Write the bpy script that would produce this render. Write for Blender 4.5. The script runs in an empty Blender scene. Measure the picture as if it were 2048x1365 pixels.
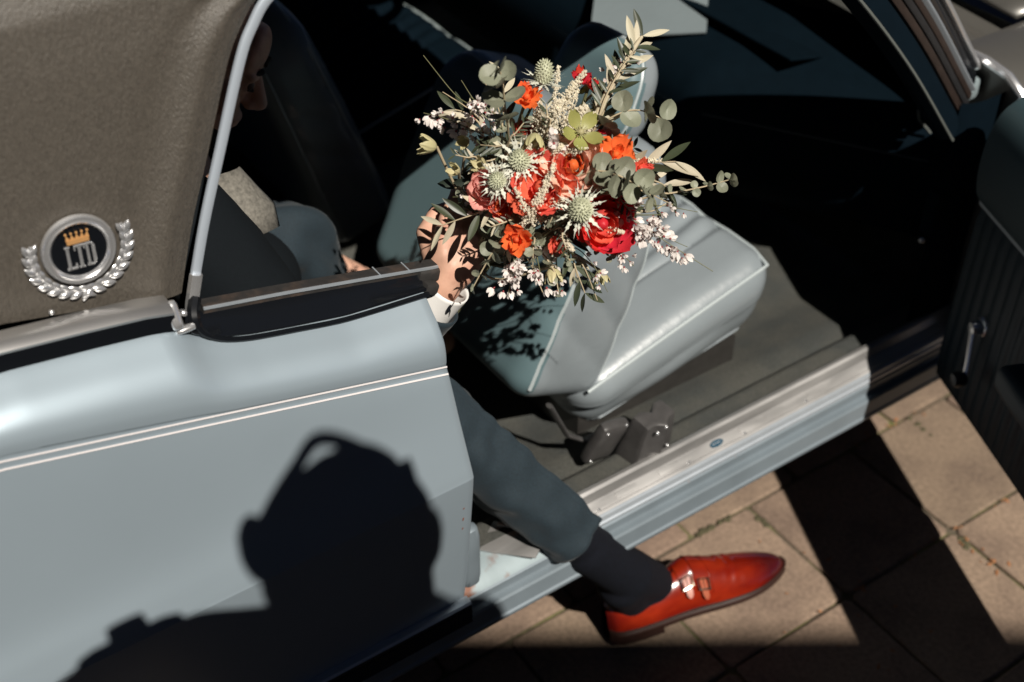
import bpy, bmesh, math, random
import numpy as np
from mathutils import Vector, Matrix, Euler, noise as mnoise
random.seed(7)
scene = bpy.context.scene
col = scene.collection

# ------------------------------------------------------------------ camera
cam_data = bpy.data.cameras.new('camera')
cam_data.sensor_width = 36.0
cam_data.lens = 45.0
cam_data.clip_start = 0.02
cam_data.clip_end = 500.0
cam = bpy.data.objects.new('camera', cam_data)
col.objects.link(cam)
_az, _p = math.radians(55.6), math.radians(39.7)
FW = Vector((math.cos(_p)*math.cos(_az), math.cos(_p)*math.sin(_az), -math.sin(_p)))
RT = Vector((math.sin(_az), -math.cos(_az), 0))
UP = RT.cross(FW)
CAM_LOC = Vector((-0.645, -1.046, 1.89))
cam.matrix_world = Matrix(((RT.x, UP.x, -FW.x, CAM_LOC.x), (RT.y, UP.y, -FW.y, CAM_LOC.y), (RT.z, UP.z, -FW.z, CAM_LOC.z), (0, 0, 0, 1)))
cam_data.dof.use_dof = True
cam_data.dof.focus_distance = 1.60
cam_data.dof.aperture_fstop = 3.2
scene.camera = cam

# ------------------------------------------------------------------ world, sun, exposure
SUN_AZ, SUN_EL = 84.0, 49.5          # direction the light travels to (from +X towards +Y), elevation
world = bpy.data.worlds.new('World'); scene.world = world; world.use_nodes = True
wn = world.node_tree.nodes; wn.clear()
sky = wn.new('ShaderNodeTexSky'); sky.sky_type = 'NISHITA'; sky.sun_disc = False
sky.sun_elevation = math.radians(SUN_EL)
sky.sun_rotation = math.radians(90.0 - (SUN_AZ + 180.0))
sky.air_density = 0.11; sky.dust_density = 0.0; sky.ozone_density = 2.0
bg = wn.new('ShaderNodeBackground'); bg.inputs['Strength'].default_value = 0.05
wo = wn.new('ShaderNodeOutputWorld')
world.node_tree.links.new(sky.outputs[0], bg.inputs[0]); world.node_tree.links.new(bg.outputs[0], wo.inputs[0])
_a, _e = math.radians(SUN_AZ), math.radians(SUN_EL)
SUN = Vector((math.cos(_e)*math.cos(_a), math.cos(_e)*math.sin(_a), -math.sin(_e)))
sl = bpy.data.lights.new('sun', 'SUN'); sl.energy = 5.0; sl.angle = math.radians(0.42); sl.color = (1.0, 0.94, 0.85)
so = bpy.data.objects.new('sun', sl); col.objects.link(so)
so.rotation_euler = SUN.to_track_quat('-Z', 'Y').to_euler(); so.location = (0, -5, 8)
scene.view_settings.view_transform = 'Standard'; scene.view_settings.look = 'None'
scene.view_settings.gamma = 1.0; scene.view_settings.use_curve_mapping = False
scene.view_settings.exposure = 0.12
scene.cycles.max_bounces = 6; scene.cycles.diffuse_bounces = 3; scene.cycles.glossy_bounces = 3
scene.cycles.transparent_max_bounces = 8
scene.cycles.use_denoising = True
scene.cycles.sample_clamp_indirect = 4.0

# ------------------------------------------------------------------ materials
MATS = {}
def mat(name, color=(.5, .5, .5), rough=.5, metal=0.0, var=0.0, vscale=30.0, bump=0.0, bscale=200.0, bdist=.001,
        coat=0.0, sheen=0.0, trans=0.0, color2=None, c2scale=8.0, c2lo=.45, c2hi=.65, spec=.5, rand=0.0, stretch=None, sss=0.0, roughvar=0.0):
    if name in MATS: return MATS[name]
    m = bpy.data.materials.new(name); m.use_nodes = True
    nt = m.node_tree; N = nt.nodes; L = nt.links
    b = N['Principled BSDF']; out = N['Material Output']
    b.inputs['Base Color'].default_value = (*color, 1); b.inputs['Roughness'].default_value = rough
    b.inputs['Metallic'].default_value = metal; b.inputs['Specular IOR Level'].default_value = spec
    if coat: b.inputs['Coat Weight'].default_value = coat; b.inputs['Coat Roughness'].default_value = .12
    if sheen: b.inputs['Sheen Weight'].default_value = sheen; b.inputs['Sheen Roughness'].default_value = .4
    tc = N.new('ShaderNodeTexCoord')
    vec = tc.outputs['Object']
    if stretch:
        mp = N.new('ShaderNodeMapping'); mp.inputs['Scale'].default_value = stretch
        L.new(vec, mp.inputs[0]); vec = mp.outputs[0]
    src = None
    if color2:
        nz = N.new('ShaderNodeTexNoise'); nz.inputs['Scale'].default_value = c2scale; nz.inputs['Detail'].default_value = 5
        L.new(vec, nz.inputs['Vector'])
        rp = N.new('ShaderNodeMapRange'); rp.inputs[1].default_value = c2lo; rp.inputs[2].default_value = c2hi
        L.new(nz.outputs[0], rp.inputs[0])
        mx = N.new('ShaderNodeMix'); mx.data_type = 'RGBA'
        mx.inputs[6].default_value = (*color, 1); mx.inputs[7].default_value = (*color2, 1)
        L.new(rp.outputs[0], mx.inputs[0]); src = mx.outputs[2]
    if var:
        nz = N.new('ShaderNodeTexNoise'); nz.inputs['Scale'].default_value = vscale; nz.inputs['Detail'].default_value = 6
        L.new(vec, nz.inputs['Vector'])
        mr = N.new('ShaderNodeMapRange'); mr.inputs[1].default_value = .25; mr.inputs[2].default_value = .75
        mr.inputs[3].default_value = 1 - var; mr.inputs[4].default_value = 1 + var
        L.new(nz.outputs[0], mr.inputs[0])
        hs = N.new('ShaderNodeHueSaturation'); hs.inputs['Color'].default_value = (*color, 1)
        if src: L.new(src, hs.inputs['Color'])
        L.new(mr.outputs[0], hs.inputs['Value']); src = hs.outputs[0]
        if roughvar:
            mr2 = N.new('ShaderNodeMapRange'); mr2.inputs[1].default_value = .3; mr2.inputs[2].default_value = .7
            mr2.inputs[3].default_value = rough - roughvar; mr2.inputs[4].default_value = rough + roughvar
            L.new(nz.outputs[0], mr2.inputs[0]); L.new(mr2.outputs[0], b.inputs['Roughness'])
    if rand:
        oi = N.new('ShaderNodeObjectInfo')
        mr = N.new('ShaderNodeMapRange'); mr.inputs[3].default_value = 1 - rand; mr.inputs[4].default_value = 1 + rand
        L.new(oi.outputs['Random'], mr.inputs[0])
        mrh = N.new('ShaderNodeMapRange'); mrh.inputs[3].default_value = .5 - rand*.05; mrh.inputs[4].default_value = .5 + rand*.05
        mu = N.new('ShaderNodeMath'); mu.operation = 'MULTIPLY'; mu.inputs[1].default_value = 7.31
        fr = N.new('ShaderNodeMath'); fr.operation = 'FRACT'
        L.new(oi.outputs['Random'], mu.inputs[0]); L.new(mu.outputs[0], fr.inputs[0]); L.new(fr.outputs[0], mrh.inputs[0])
        hs = N.new('ShaderNodeHueSaturation'); hs.inputs['Color'].default_value = (*color, 1)
        if src: L.new(src, hs.inputs['Color'])
        L.new(mr.outputs[0], hs.inputs['Value']); L.new(mrh.outputs[0], hs.inputs['Hue']); src = hs.outputs[0]
    if src: L.new(src, b.inputs['Base Color'])
    if bump:
        nz = N.new('ShaderNodeTexNoise'); nz.inputs['Scale'].default_value = bscale; nz.inputs['Detail'].default_value = 4
        L.new(vec, nz.inputs['Vector'])
        bp = N.new('ShaderNodeBump'); bp.inputs['Strength'].default_value = bump; bp.inputs['Distance'].default_value = bdist
        L.new(nz.outputs[0], bp.inputs['Height']); L.new(bp.outputs[0], b.inputs['Normal'])
    if trans:
        tr = N.new('ShaderNodeBsdfTranslucent'); tr.inputs[0].default_value = (*color, 1)
        if src: L.new(src, tr.inputs[0])
        ms = N.new('ShaderNodeMixShader'); ms.inputs[0].default_value = trans
        L.new(b.outputs[0], ms.inputs[1]); L.new(tr.outputs[0], ms.inputs[2]); L.new(ms.outputs[0], out.inputs[0])
    MATS[name] = m
    return m

def glass_mat():
    m = bpy.data.materials.new('window_glass'); m.use_nodes = True
    nt = m.node_tree; N = nt.nodes; N.clear(); L = nt.links
    o = N.new('ShaderNodeOutputMaterial'); t = N.new('ShaderNodeBsdfTransparent'); t.inputs[0].default_value = (.86, .9, .88, 1)
    g = N.new('ShaderNodeBsdfGlossy'); g.inputs['Roughness'].default_value = .02
    f = N.new('ShaderNodeFresnel'); f.inputs[0].default_value = 1.45
    x = N.new('ShaderNodeMixShader'); L.new(f.outputs[0], x.inputs[0]); L.new(t.outputs[0], x.inputs[1]); L.new(g.outputs[0], x.inputs[2]); L.new(x.outputs[0], o.inputs[0])
    return m
M_GLASS = glass_mat()
M_PAINT = mat('blue_grey_metallic_paint', (.352, .424, .478), .42, .38, var=.05, vscale=3, bump=.02, bscale=900, bdist=.0004, coat=.25)
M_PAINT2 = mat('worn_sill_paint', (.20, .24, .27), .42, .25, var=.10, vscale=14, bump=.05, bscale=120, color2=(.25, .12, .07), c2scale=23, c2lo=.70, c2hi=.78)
M_RUST = mat('rusty_paint', (.28, .34, .36), .5, .1, var=.12, vscale=25, color2=(.19, .075, .04), c2scale=17, c2lo=.50, c2hi=.60, bump=.15, bscale=90)
M_VINYL = mat('brown_grey_roof_vinyl', (.077, .067, .055), .50, 0, var=.18, vscale=260, bump=1.0, bscale=480, bdist=.0014, stretch=(1.0, 1.0, .40), spec=.6)
M_CHROME = mat('chrome', (.80, .80, .81), .24, .80, var=.05, vscale=60)
M_CHROME_R = mat('brushed_trim', (.52, .57, .62), .38, .55, var=.06, vscale=40)
M_ALU = mat('scuff_aluminium', (.46, .45, .44), .45, .75, var=.10, vscale=30, roughvar=.12, bump=.05, bscale=60, stretch=(.2, 1, 1))
M_BLACKGLOSS = mat('gloss_black_trim', (.006, .007, .009), .16, 0, spec=.5)
M_RUBBER = mat('black_rubber', (.012, .012, .013), .55, 0, var=.3, vscale=60, bump=.1, bscale=300)
M_FELT = mat('worn_window_felt', (.022, .020, .019), .75, 0, color2=(.055, .036, .026), c2scale=30, c2lo=.5, c2hi=.75, var=.25, vscale=120, bump=.3, bscale=400)
M_PIN = mat('white_pinstripe', (.80, .76, .76), .4)
M_SEAT = mat('pale_blue_seat_vinyl', (.220, .250, .268), .32, 0.0, var=.07, vscale=9, bump=.22, bscale=55, bdist=.0025, spec=.55)
M_SEATBACK = mat('teal_seat_shell', (.105, .165, .180), .50, 0.0, var=.06, vscale=9, bump=.10, bscale=420, bdist=.0006)
M_PIPING = mat('seat_piping', (.42, .47, .48), .34)
M_CARPET = mat('grey_green_carpet', (.056, .060, .056), .95, 0, var=.35, vscale=260, bump=1.0, bscale=700, bdist=.003, color2=(.076, .076, .066), c2scale=12, c2lo=.4, c2hi=.6)
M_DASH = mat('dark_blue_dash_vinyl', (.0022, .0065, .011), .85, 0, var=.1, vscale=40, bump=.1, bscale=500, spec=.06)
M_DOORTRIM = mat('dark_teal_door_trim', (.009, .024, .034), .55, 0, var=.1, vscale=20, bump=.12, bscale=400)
M_HEADLINER = mat('dark_headliner', (.05, .06, .065), .9, 0, var=.1)
M_DARK = mat('dark_interior_plastic', (.03, .028, .026), .42, 0, var=.2, vscale=50)
M_BUCKLE = mat('brown_grey_buckle_plastic', (.060, .057, .056), .38, 0, var=.2, vscale=60)
M_HOOD = mat('hood_paint', (.11, .105, .095), .35, .3, coat=.4, var=.05, vscale=4)
M_SUIT = mat('dark_teal_suit_wool', (.0105, .0215, .030), .85, 0, var=.35, vscale=500, bump=.35, bscale=1500, bdist=.0004, sheen=.08)
M_SUIT_SHADE = mat('shaded_suit_wool', (.005, .007, .009), .9, 0, var=.2, vscale=500, bump=.3, bscale=1500, bdist=.0004, spec=.15)  # darkened copy of the suit cloth, shade put into the colour
M_SOCK = mat('navy_sock_knit', (.004, .005, .009), .9, 0, var=.3, vscale=300, bump=.4, bscale=900, stretch=(1, 1, .3), spec=.2)
M_SHIRT = mat('white_shirt_cotton', (.80, .78, .75), .8, 0, bump=.15, bscale=900)
M_VEST = mat('grey_speckled_waistcoat', (.15, .14, .12), .9, 0, var=.5, vscale=160, bump=.3, bscale=900)
M_SKIN = mat('skin', (.60, .35, .25), .5, 0, var=.16, vscale=45, bump=.35, bscale=170, bdist=.0010, color2=(.54, .28, .20), c2scale=25)
M_BEARD = mat('dark_hair', (.018, .012, .009), .8, 0, bump=.5, bscale=600)
M_SHOE_OLD = mat('red_leather_plain', (.36, .045, .014), .25, 0, color2=(.24, .022, .009), c2scale=22, c2lo=.42, c2hi=.62, var=.12, vscale=60, coat=.5, bump=.04, bscale=250, stretch=(.35, 1, 1))
def shoe_mat():
    m = mat('burnished_red_leather', (.165, .0080, .0026), .25, 0, color2=(.265, .019, .0046), c2scale=26, c2lo=.40, c2hi=.66, var=.15, vscale=70, coat=1.0, bump=.05, bscale=250, stretch=(.35, 1, 1))
    nt = m.node_tree; N = nt.nodes; L_ = nt.links; b = N['Principled BSDF']; src = b.inputs['Base Color'].links[0].from_socket
    at = N.new('ShaderNodeAttribute'); at.attribute_name = 'burnish'
    mx = N.new('ShaderNodeMix'); mx.data_type = 'RGBA'; mx.inputs[7].default_value = (.055, .004, .005, 1)
    L_.new(at.outputs['Fac'], mx.inputs[0]); L_.new(src, mx.inputs[6]); L_.new(mx.outputs[2], b.inputs['Base Color'])
    return m
M_SHOE = shoe_mat()
M_SOLE = mat('dark_brown_sole', (.030, .012, .008), .5, 0, var=.2)
M_SHOE_IN = mat('tan_shoe_lining', (.40, .17, .09), .6)
M_BUCK = mat('buckle_metal', (.75, .66, .52), .22, 1.0)
M_PAVER = mat('concrete_paver', (.240, .170, .122), .9, 0, var=.28, vscale=110, bump=.5, bscale=260, bdist=.003, color2=(.175, .122, .09), c2scale=7, rand=.14)
M_JOINT = mat('joint_sand', (.10, .08, .055), .95, 0, var=.3, vscale=80, color2=(.14, .14, .05), c2scale=9, bump=.6, bscale=200)
M_GROUND = mat('street_ground', (.20, .16, .125), .95, 0, var=.2, vscale=3)
M_MOSS = mat('moss', (.075, .066, .034), .95, 0, var=.4, vscale=200, bump=1, bscale=300)
M_LEAFLITTER = mat('dry_leaf_litter', (.34, .13, .06), .9, 0, rand=.3)
M_WALL = mat('grey_rendered_wall', (.16, .15, .14), .9, 0, var=.12, vscale=4)
M_ROOF = mat('dark_roof_felt', (.05, .05, .05), .9)
M_BLACKCLOTH = mat('dark_jacket', (.03, .03, .035), .9)

# ------------------------------------------------------------------ mesh helpers
class MB:
    def __init__(s): s.v = []; s.f = []; s.mi = []; s.cur = 0
    def add(s, verts, faces):
        o = len(s.v); s.v.extend([tuple(p) for p in verts]); s.f.extend([tuple(i + o for i in f) for f in faces]); s.mi.extend([s.cur]*len(faces)); return s
    def grid(s, P, wrap_u=False, wrap_v=False):
        nu = len(P); nv = len(P[0]); vs = [p for r in P for p in r]; fs = []
        for i in range(nu if wrap_u else nu - 1):
            for j in range(nv if wrap_v else nv - 1):
                a = i*nv + j; b = i*nv + (j + 1) % nv; c = ((i + 1) % nu)*nv + (j + 1) % nv; d = ((i + 1) % nu)*nv + j
                fs.append((a, b, c, d))
        return s.add(vs, fs)
    def tube(s, path, rad, n=8, caps=True, flat=1.0, up=None):
        P = [Vector(p) for p in path]; m = len(P)
        if not hasattr(rad, '__len__'): rad = [rad]*m
        rings = []; prev = None
        for i in range(m):
            t = (P[min(i + 1, m - 1)] - P[max(i - 1, 0)]).normalized()
            if prev is None:
                ref = Vector(up) if up else (Vector((0, 0, 1)) if abs(t.z) < .9 else Vector((1, 0, 0)))
                a = (ref - t*ref.dot(t)).normalized()
            else:
                a = (prev - t*prev.dot(t)).normalized()
            prev = a; b = t.cross(a); r = rad[i]
            rings.append([P[i] + a*(math.cos(2*math.pi*k/n)*r*flat) + b*(math.sin(2*math.pi*k/n)*r) for k in range(n)])
        o = len(s.v); s.grid(rings, wrap_v=True)
        if caps:
            s.f.append(tuple(o + k for k in range(n))[::-1]); s.f.append(tuple(o + (m - 1)*n + k for k in range(n))); s.mi += [s.cur]*2
        return s
    def sweep(s, path, prof, upv=(0, 0, 1), closed=True, caps=True):
        # prof: list of (a,b): a along side = t x up, b along up' ; path list of points
        P = [Vector(p) for p in path]; m = len(P); rows = []
        for i in range(m):
            t = (P[min(i + 1, m - 1)] - P[max(i - 1, 0)]).normalized(); u = Vector(upv(i) if callable(upv) else upv)
            side = t.cross(u).normalized(); u2 = side.cross(t).normalized()
            rows.append([P[i] + side*a + u2*b for a, b in prof])
        o = len(s.v); n = len(prof); s.grid(rows, wrap_v=closed)
        if caps and closed:
            s.f.append(tuple(o + k for k in range(n))[::-1]); s.f.append(tuple(o + (m - 1)*n + k for k in range(n))); s.mi += [s.cur]*2
        return s
    def box(s, lo, hi, M=None):
        x0, y0, z0 = lo; x1, y1, z1 = hi
        v = [Vector(p) for p in ((x0, y0, z0), (x1, y0, z0), (x1, y1, z0), (x0, y1, z0), (x0, y0, z1), (x1, y0, z1), (x1, y1, z1), (x0, y1, z1))]
        if M: v = [M @ p for p in v]
        return s.add(v, [(0, 3, 2, 1), (4, 5, 6, 7), (0, 1, 5, 4), (1, 2, 6, 5), (2, 3, 7, 6), (3, 0, 4, 7)])
    def rbox(s, half, r, n=6, M=None, fn=None):
        h = Vector(half)
        for ax in range(3):
            for sg in (-1, 1):
                u, v = (ax + 1) % 3, (ax + 2) % 3
                if sg < 0: u, v = v, u
                rows = []
                for i in range(n + 1):
                    row = []
                    for j in range(n + 1):
                        p = [0, 0, 0]; p[ax] = sg*h[ax]; p[u] = h[u]*(2*i/n - 1); p[v] = h[v]*(2*j/n - 1)
                        p = Vector(p)
                        q = Vector([max(-(h[k] - r), min(h[k] - r, p[k])) for k in range(3)])
                        d = p - q
                        # use evenly spread corners
                        if d.length > 1e-9: p = q + d.normalized()*r
                        if fn: p = Vector(fn(p))
                        if M: p = M @ p
                        row.append(p)
                    rows.append(row)
                o = len(s.v); vs = [p for rr in rows for p in rr]; fs = []
                for i in range(n):
                    for j in range(n):
                        a = i*(n + 1) + j; fs.append((a, a + n + 1, a + n + 2, a + 1))
                s.add(vs, fs)
        return s
    def ell(s, c, r, M=None, n=12, m=8):
        vs = []; c = Vector(c)
        rows = []
        for i in range(m + 1):
            th = math.pi*i/m; row = []
            for j in range(n):
                ph = 2*math.pi*j/n
                p = Vector((r[0]*math.sin(th)*math.cos(ph), r[1]*math.sin(th)*math.sin(ph), r[2]*math.cos(th)))
                if M: p = M @ p
                row.append(c + p)
            rows.append(row)
        return s.grid(rows[::-1], wrap_v=True)
    def cap(s, a, b, ra, rb, n=12, k=4):
        # tapered capsule (closed)
        a = Vector(a); b = Vector(b); t = (b - a).normalized()
        path = []; rad = []
        for i in range(k + 1):
            th = math.pi/2*(1 - i/k); path.append(a - t*ra*math.sin(th)); rad.append(max(ra*math.cos(th), 1e-4))
        for i in range(k + 1):
            th = math.pi/2*i/k; path.append(b + t*rb*math.sin(th)); rad.append(max(rb*math.cos(th), 1e-4))
        return s.tube(path, rad, n)
    def lathe(s, prof, n=16, M=None):
        rows = [[Vector((r*math.cos(2*math.pi*k/n), r*math.sin(2*math.pi*k/n), z)) for k in range(n)] for r, z in prof]
        if M: rows = [[M @ p for p in r] for r in rows]
        return s.grid(rows, wrap_v=True)
    def mesh(s, name, mats, smooth=True, weld=False, angle=None):
        me = bpy.data.meshes.new(name); me.from_pydata([tuple(p) for p in s.v], [], s.f)
        for m in (mats if isinstance(mats, (list, tuple)) else [mats]): me.materials.append(m)
        if s.mi: me.polygons.foreach_set('material_index', s.mi)
        if weld:
            bm = bmesh.new(); bm.from_mesh(me); bmesh.ops.remove_doubles(bm, verts=bm.verts, dist=weld if isinstance(weld, float) else 1e-5)
            bmesh.ops.recalc_face_normals(bm, faces=bm.faces); bm.to_mesh(me); bm.free()
        me.polygons.foreach_set('use_smooth', [smooth]*len(me.polygons))
        if smooth and angle: me.set_sharp_from_angle(angle=math.radians(angle))
        me.update(); return me

BASE = {}
def thing(name, label, cat, loc=(0, 0, 0), group=None, M=None):
    o = bpy.data.objects.new(name, None); col.objects.link(o); o.empty_display_size = .05
    if M is None: M = Matrix.Translation(loc)
    o.matrix_world = M; BASE[o.name] = M.copy()
    o['label'] = label; o['category'] = cat
    if group: o['group'] = group
    return o
def put(name, me, parent=None, M=None, local=False, label=None):
    o = bpy.data.objects.new(name, me); col.objects.link(o)
    if parent is not None:
        o.parent = parent
        if not local and parent.name in BASE: o.matrix_parent_inverse = BASE[parent.name].inverted()
    if M is not None: o.matrix_basis = M
    if label: o['label'] = label
    return o
def part(name, mb, m, parent, smooth=True, weld=False, angle=40, label=None, M=None, local=False):
    return put(name, mb.mesh(name, m, smooth, weld, angle), parent, M, local, label)
def solid(o, t, off=-1.0):
    md = o.modifiers.new('solid', 'SOLIDIFY'); md.thickness = t; md.offset = off; return o
def bevel(o, w, seg=2):
    md = o.modifiers.new('bevel', 'BEVEL'); md.width = w; md.segments = seg; md.limit_method = 'ANGLE'; md.angle_limit = math.radians(35); return o
def remesh(o, vox, it=6, fac=.5):
    md = o.modifiers.new('remesh', 'REMESH'); md.mode = 'VOXEL'; md.voxel_size = vox; md.use_smooth_shade = True
    sm = o.modifiers.new('smooth', 'SMOOTH'); sm.iterations = it; sm.factor = fac; return o
def subd(o, l=1):
    md = o.modifiers.new('sub', 'SUBSURF'); md.levels = l; md.render_levels = l; return o
def cr(pts, n):
    # Catmull-Rom through points (tuples), n samples
    P = [np.array(p, float) for p in pts]; m = len(P) - 1; out = []
    for k in range(n):
        t = k/(n - 1)*m; i = min(int(t), m - 1); t -= i
        p0 = P[i - 1] if i > 0 else 2*P[0] - P[1]; p1 = P[i]; p2 = P[i + 1]; p3 = P[i + 2] if i + 2 <= m else 2*P[m] - P[m - 1]
        out.append(.5*((2*p1) + (-p0 + p2)*t + (2*p0 - 5*p1 + 4*p2 - p3)*t*t + (-p0 + 3*p1 - 3*p2 + p3)*t**3))
    return out
def lerp(a, b, t): return a + (b - a)*t
def interp(x, xs, ys): return float(np.interp(x, xs, ys))
def frame(o, z, x=None):
    # matrix with local z along z
    z = Vector(z).normalized()
    ref = Vector(x) if x is not None else (Vector((0, 0, 1)) if abs(z.z) < .9 else Vector((1, 0, 0)))
    xx = (ref - z*ref.dot(z)).normalized(); yy = z.cross(xx); o = Vector(o)
    return Matrix(((xx.x, yy.x, z.x, o.x), (xx.y, yy.y, z.y, o.y), (xx.z, yy.z, z.z, o.z), (0, 0, 0, 1)))

# ================================================================== SETTING: ground and paving
g = MB(); g.grid([[(x, y, -.035) for y in (-60, 60)] for x in (-60, 60)])
ground = part('ground', g, M_GROUND, None, smooth=False); ground['kind'] = 'structure'
jb = MB(); jb.grid([[(lerp(-2.2, 3.4, i/40), lerp(-1.6, 2.4, j/40), -.007 + .003*mnoise.noise(Vector((i*.9, j*.9, 0)))) for j in range(41)] for i in range(41)])
pavement = part('pavement', jb, M_JOINT, None); pavement['kind'] = 'structure'
rnd = random.Random(11)
row_edges = [-1.52, -1.245, -.97, -.69, -.41, -.135, .14, .415, .69, .965]
def paver(x0, x1, y0, y1):
    gp = .0035
    hx, hy = (x1 - x0)/2 - gp, (y1 - y0)/2 - gp
    bm = bmesh.new()
    vs = []
    for z, ins in ((-.05, 0), (-.0015 - rnd.uniform(0, .002), 0), (0, .004)):
        ring = []
        for sx, sy in ((-1, -1), (1, -1), (1, 1), (-1, 1)):
            # cut corner for worn edges
            a = rnd.uniform(.003, .012)
            px, py = sx*(hx - ins), sy*(hy - ins)
            c1 = (px - sx*a, py) if sx*sy > 0 else (px, py - sy*a)
            c2 = (px, py - sy*a) if sx*sy > 0 else (px - sx*a, py)
            # order round the loop
            if sx*sy > 0: c1, c2 = c2, c1
            ring += [bm.verts.new((c1[0], c1[1], z)), bm.verts.new((c2[0], c2[1], z))]
        vs.append(ring)
    # make ordering consistent
    def order(r): return sorted(r, key=lambda v: math.atan2(v.co.y/hy, v.co.x/hx))
    vs = [order(r) for r in vs]
    for k in range(2):
        for i in range(8):
            j = (i + 1) % 8; bm.faces.new((vs[k][i], vs[k][j], vs[k + 1][j], vs[k + 1][i]))
    bm.faces.new(vs[2])
    bmesh.ops.recalc_face_normals(bm, faces=bm.faces)
    me = bpy.data.meshes.new('paver'); bm.to_mesh(me); bm.free(); me.materials.append(M_PAVER)
    o = put('paver', me, pavement)
    o.location = ((x0 + x1)/2, (y0 + y1)/2, rnd.uniform(-.0015, .0015)); o.rotation_euler = (rnd.uniform(-.004, .004), rnd.uniform(-.004, .004), rnd.uniform(-.012, .012))
for r in range(len(row_edges) - 1):
    y0, y1 = row_edges[r], row_edges[r + 1]
    off = {4: .455, 5: .735, 6: .60}.get(r, rnd.uniform(.3, .9))
    x = off - .29*9
    while x < 2.9:
        w = .29 + rnd.uniform(-.01, .01)
        if r == 4 and .92 < x + w/2 < 1.1:
            ym = (y0 + y1)/2; paver(x, x + w, y0, ym); paver(x, x + w, ym, y1)
        else: paver(x, x + w, y0, y1)
        x += w
# moss and leaf litter in the joints
ms = MB()
for (xa, ya, xb, yb, n) in ((.60, .138, .70, .138, 22), (.735, .07, .735, .12, 6), (1.02, -.14, 1.02, -.18, 5), (1.2, .07, 1.2, .13, 5)):
    for k in range(n):
        t = rnd.random(); x = lerp(xa, xb, t) + rnd.gauss(0, .004); y = lerp(ya, yb, t) + rnd.gauss(0, .004); r = rnd.uniform(.002, .006)
        ms.ell((x, y, .0005), (r*1.4, r*1.4, r*.6), n=6, m=4)
mo = part('joint_moss', ms, M_MOSS, pavement); mo['kind'] = 'stuff'
lt = MB()
for k in range(60):
    x, y = rnd.choice([(1.02 + rnd.gauss(0, .012), rnd.uniform(-.27, -.12)), (rnd.uniform(.5, 1.3), -.137 + rnd.gauss(0, .008)), (rnd.uniform(1.0, 1.25), .14 + rnd.gauss(0, .01)), (rnd.uniform(.55, .8), rnd.uniform(-.3, .15))])
    s = rnd.uniform(.003, .008); a = rnd.random()*6.3
    R = Matrix.Translation((x, y, .003)) @ Euler((rnd.uniform(-.4, .4), rnd.uniform(-.4, .4), a)).to_matrix().to_4x4()
    lt.add([R @ Vector(p) for p in ((-s, 0, 0), (0, -s*.45, .001), (s*1.2, 0, 0), (0, s*.45, .001))], [(0, 1, 2, 3)])
lo = part('leaf_litter', lt, M_LEAFLITTER, pavement); lo['kind'] = 'stuff'

# ------------------------------------------------------------------ low building across the pavement (behind the viewpoint; casts the shade on the paving)
bd = thing('garage_building', 'grey rendered flat-roofed garage across the pavement from the car, seen only by its shade', 'building', (-.3, -4, 0))
_d = Vector((.828, -.56, 0)); _n = Vector((-.56, -.828, 0))
_edge = Vector((.48, -.055, 0)) - SUN*8.5
BH = _edge.z
MBd = Matrix(((_d.x, _n.x, 0, _edge.x), (_d.y, _n.y, 0, _edge.y), (0, 0, 1, 0), (0, 0, 0, 1)))
w = MB(); w.box((-.50, .12, -.03), (7.5, 5.5, BH - .2), MBd); part('wall', w, M_WALL, bd, smooth=False)
w = MB(); w.box((-.62, 0, BH - .197), (7.65, 5.6, BH), MBd); part('roof', w, M_ROOF, bd, smooth=False)
w = MB(); w.box((-6.0, .14, -.03), (-.503, 5.4, BH - 1.0), MBd); part('shade_wing', w, M_WALL, bd, smooth=False)  # added unseen wing that shades the ground by the car and cuts bounce
w = MB(); w.box((-6.1, .02, BH - .997), (-.623, 5.5, BH - .80), MBd); part('shade_wing_roof', w, M_ROOF, bd, smooth=False)
for k in range(2):
    w = MB(); w.box((.6 + k*3.4, .04, 0), (3.1 + k*3.4, .117, 2.3), MBd)
    dr = part('garage_door', w, M_DARK, bd, smooth=False)
    for j in range(5):
        w = MB(); w.box((.7 + k*3.4, .015, .1 + j*.43), (3.0 + k*3.4, .037, .48 + j*.43), MBd); part('door_panel', w, M_WALL, dr, smooth=False)

# ------------------------------------------------------------------ the photographer (outside the frame; only the shadow shows)
def psh(u, v, t):
    # caster point: point of the car side (x, z on the plane y=-.03) moved t metres back towards the sun
    return Vector((u, -.03, v)) - SUN*t
ph = thing('person', 'photographer in dark clothes seen only as a shadow on the car side', 'person', (-.36, -1.62, .66))
hd = psh(-.206, .655, 2.30)
b = MB()
b.ell(hd, (.100, .105, .118)); b.ell(hd + Vector((.015, -.03, .01)), (.104, .10, .115)); b.cap(hd + Vector((.01, -.02, -.08)), hd + Vector((.005, -.05, -.20)), .118, .135); b.ell(hd + Vector((.02, -.02, .055)), (.085, .09, .095)); b.ell(hd + Vector((-.045, -.02, .045)), (.06, .07, .07)); b.ell(hd + Vector((-.042, -.02, .085)), (.058, .06, .055)); b.ell(hd + Vector((-.085, -.02, .045)), (.035, .05, .05))
b.ell(hd + Vector((-.10, -.005, -.01)), (.022, .03, .042)); b.ell(hd + Vector((.10, -.005, -.01)), (.02, .03, .042))
b.ell(hd + Vector((.0, .10, -.02)), (.016, .03, .025))
ch = hd + Vector((.01, -.06, -.24)); pel = Vector((-.36, -1.62, 1.60))
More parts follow.
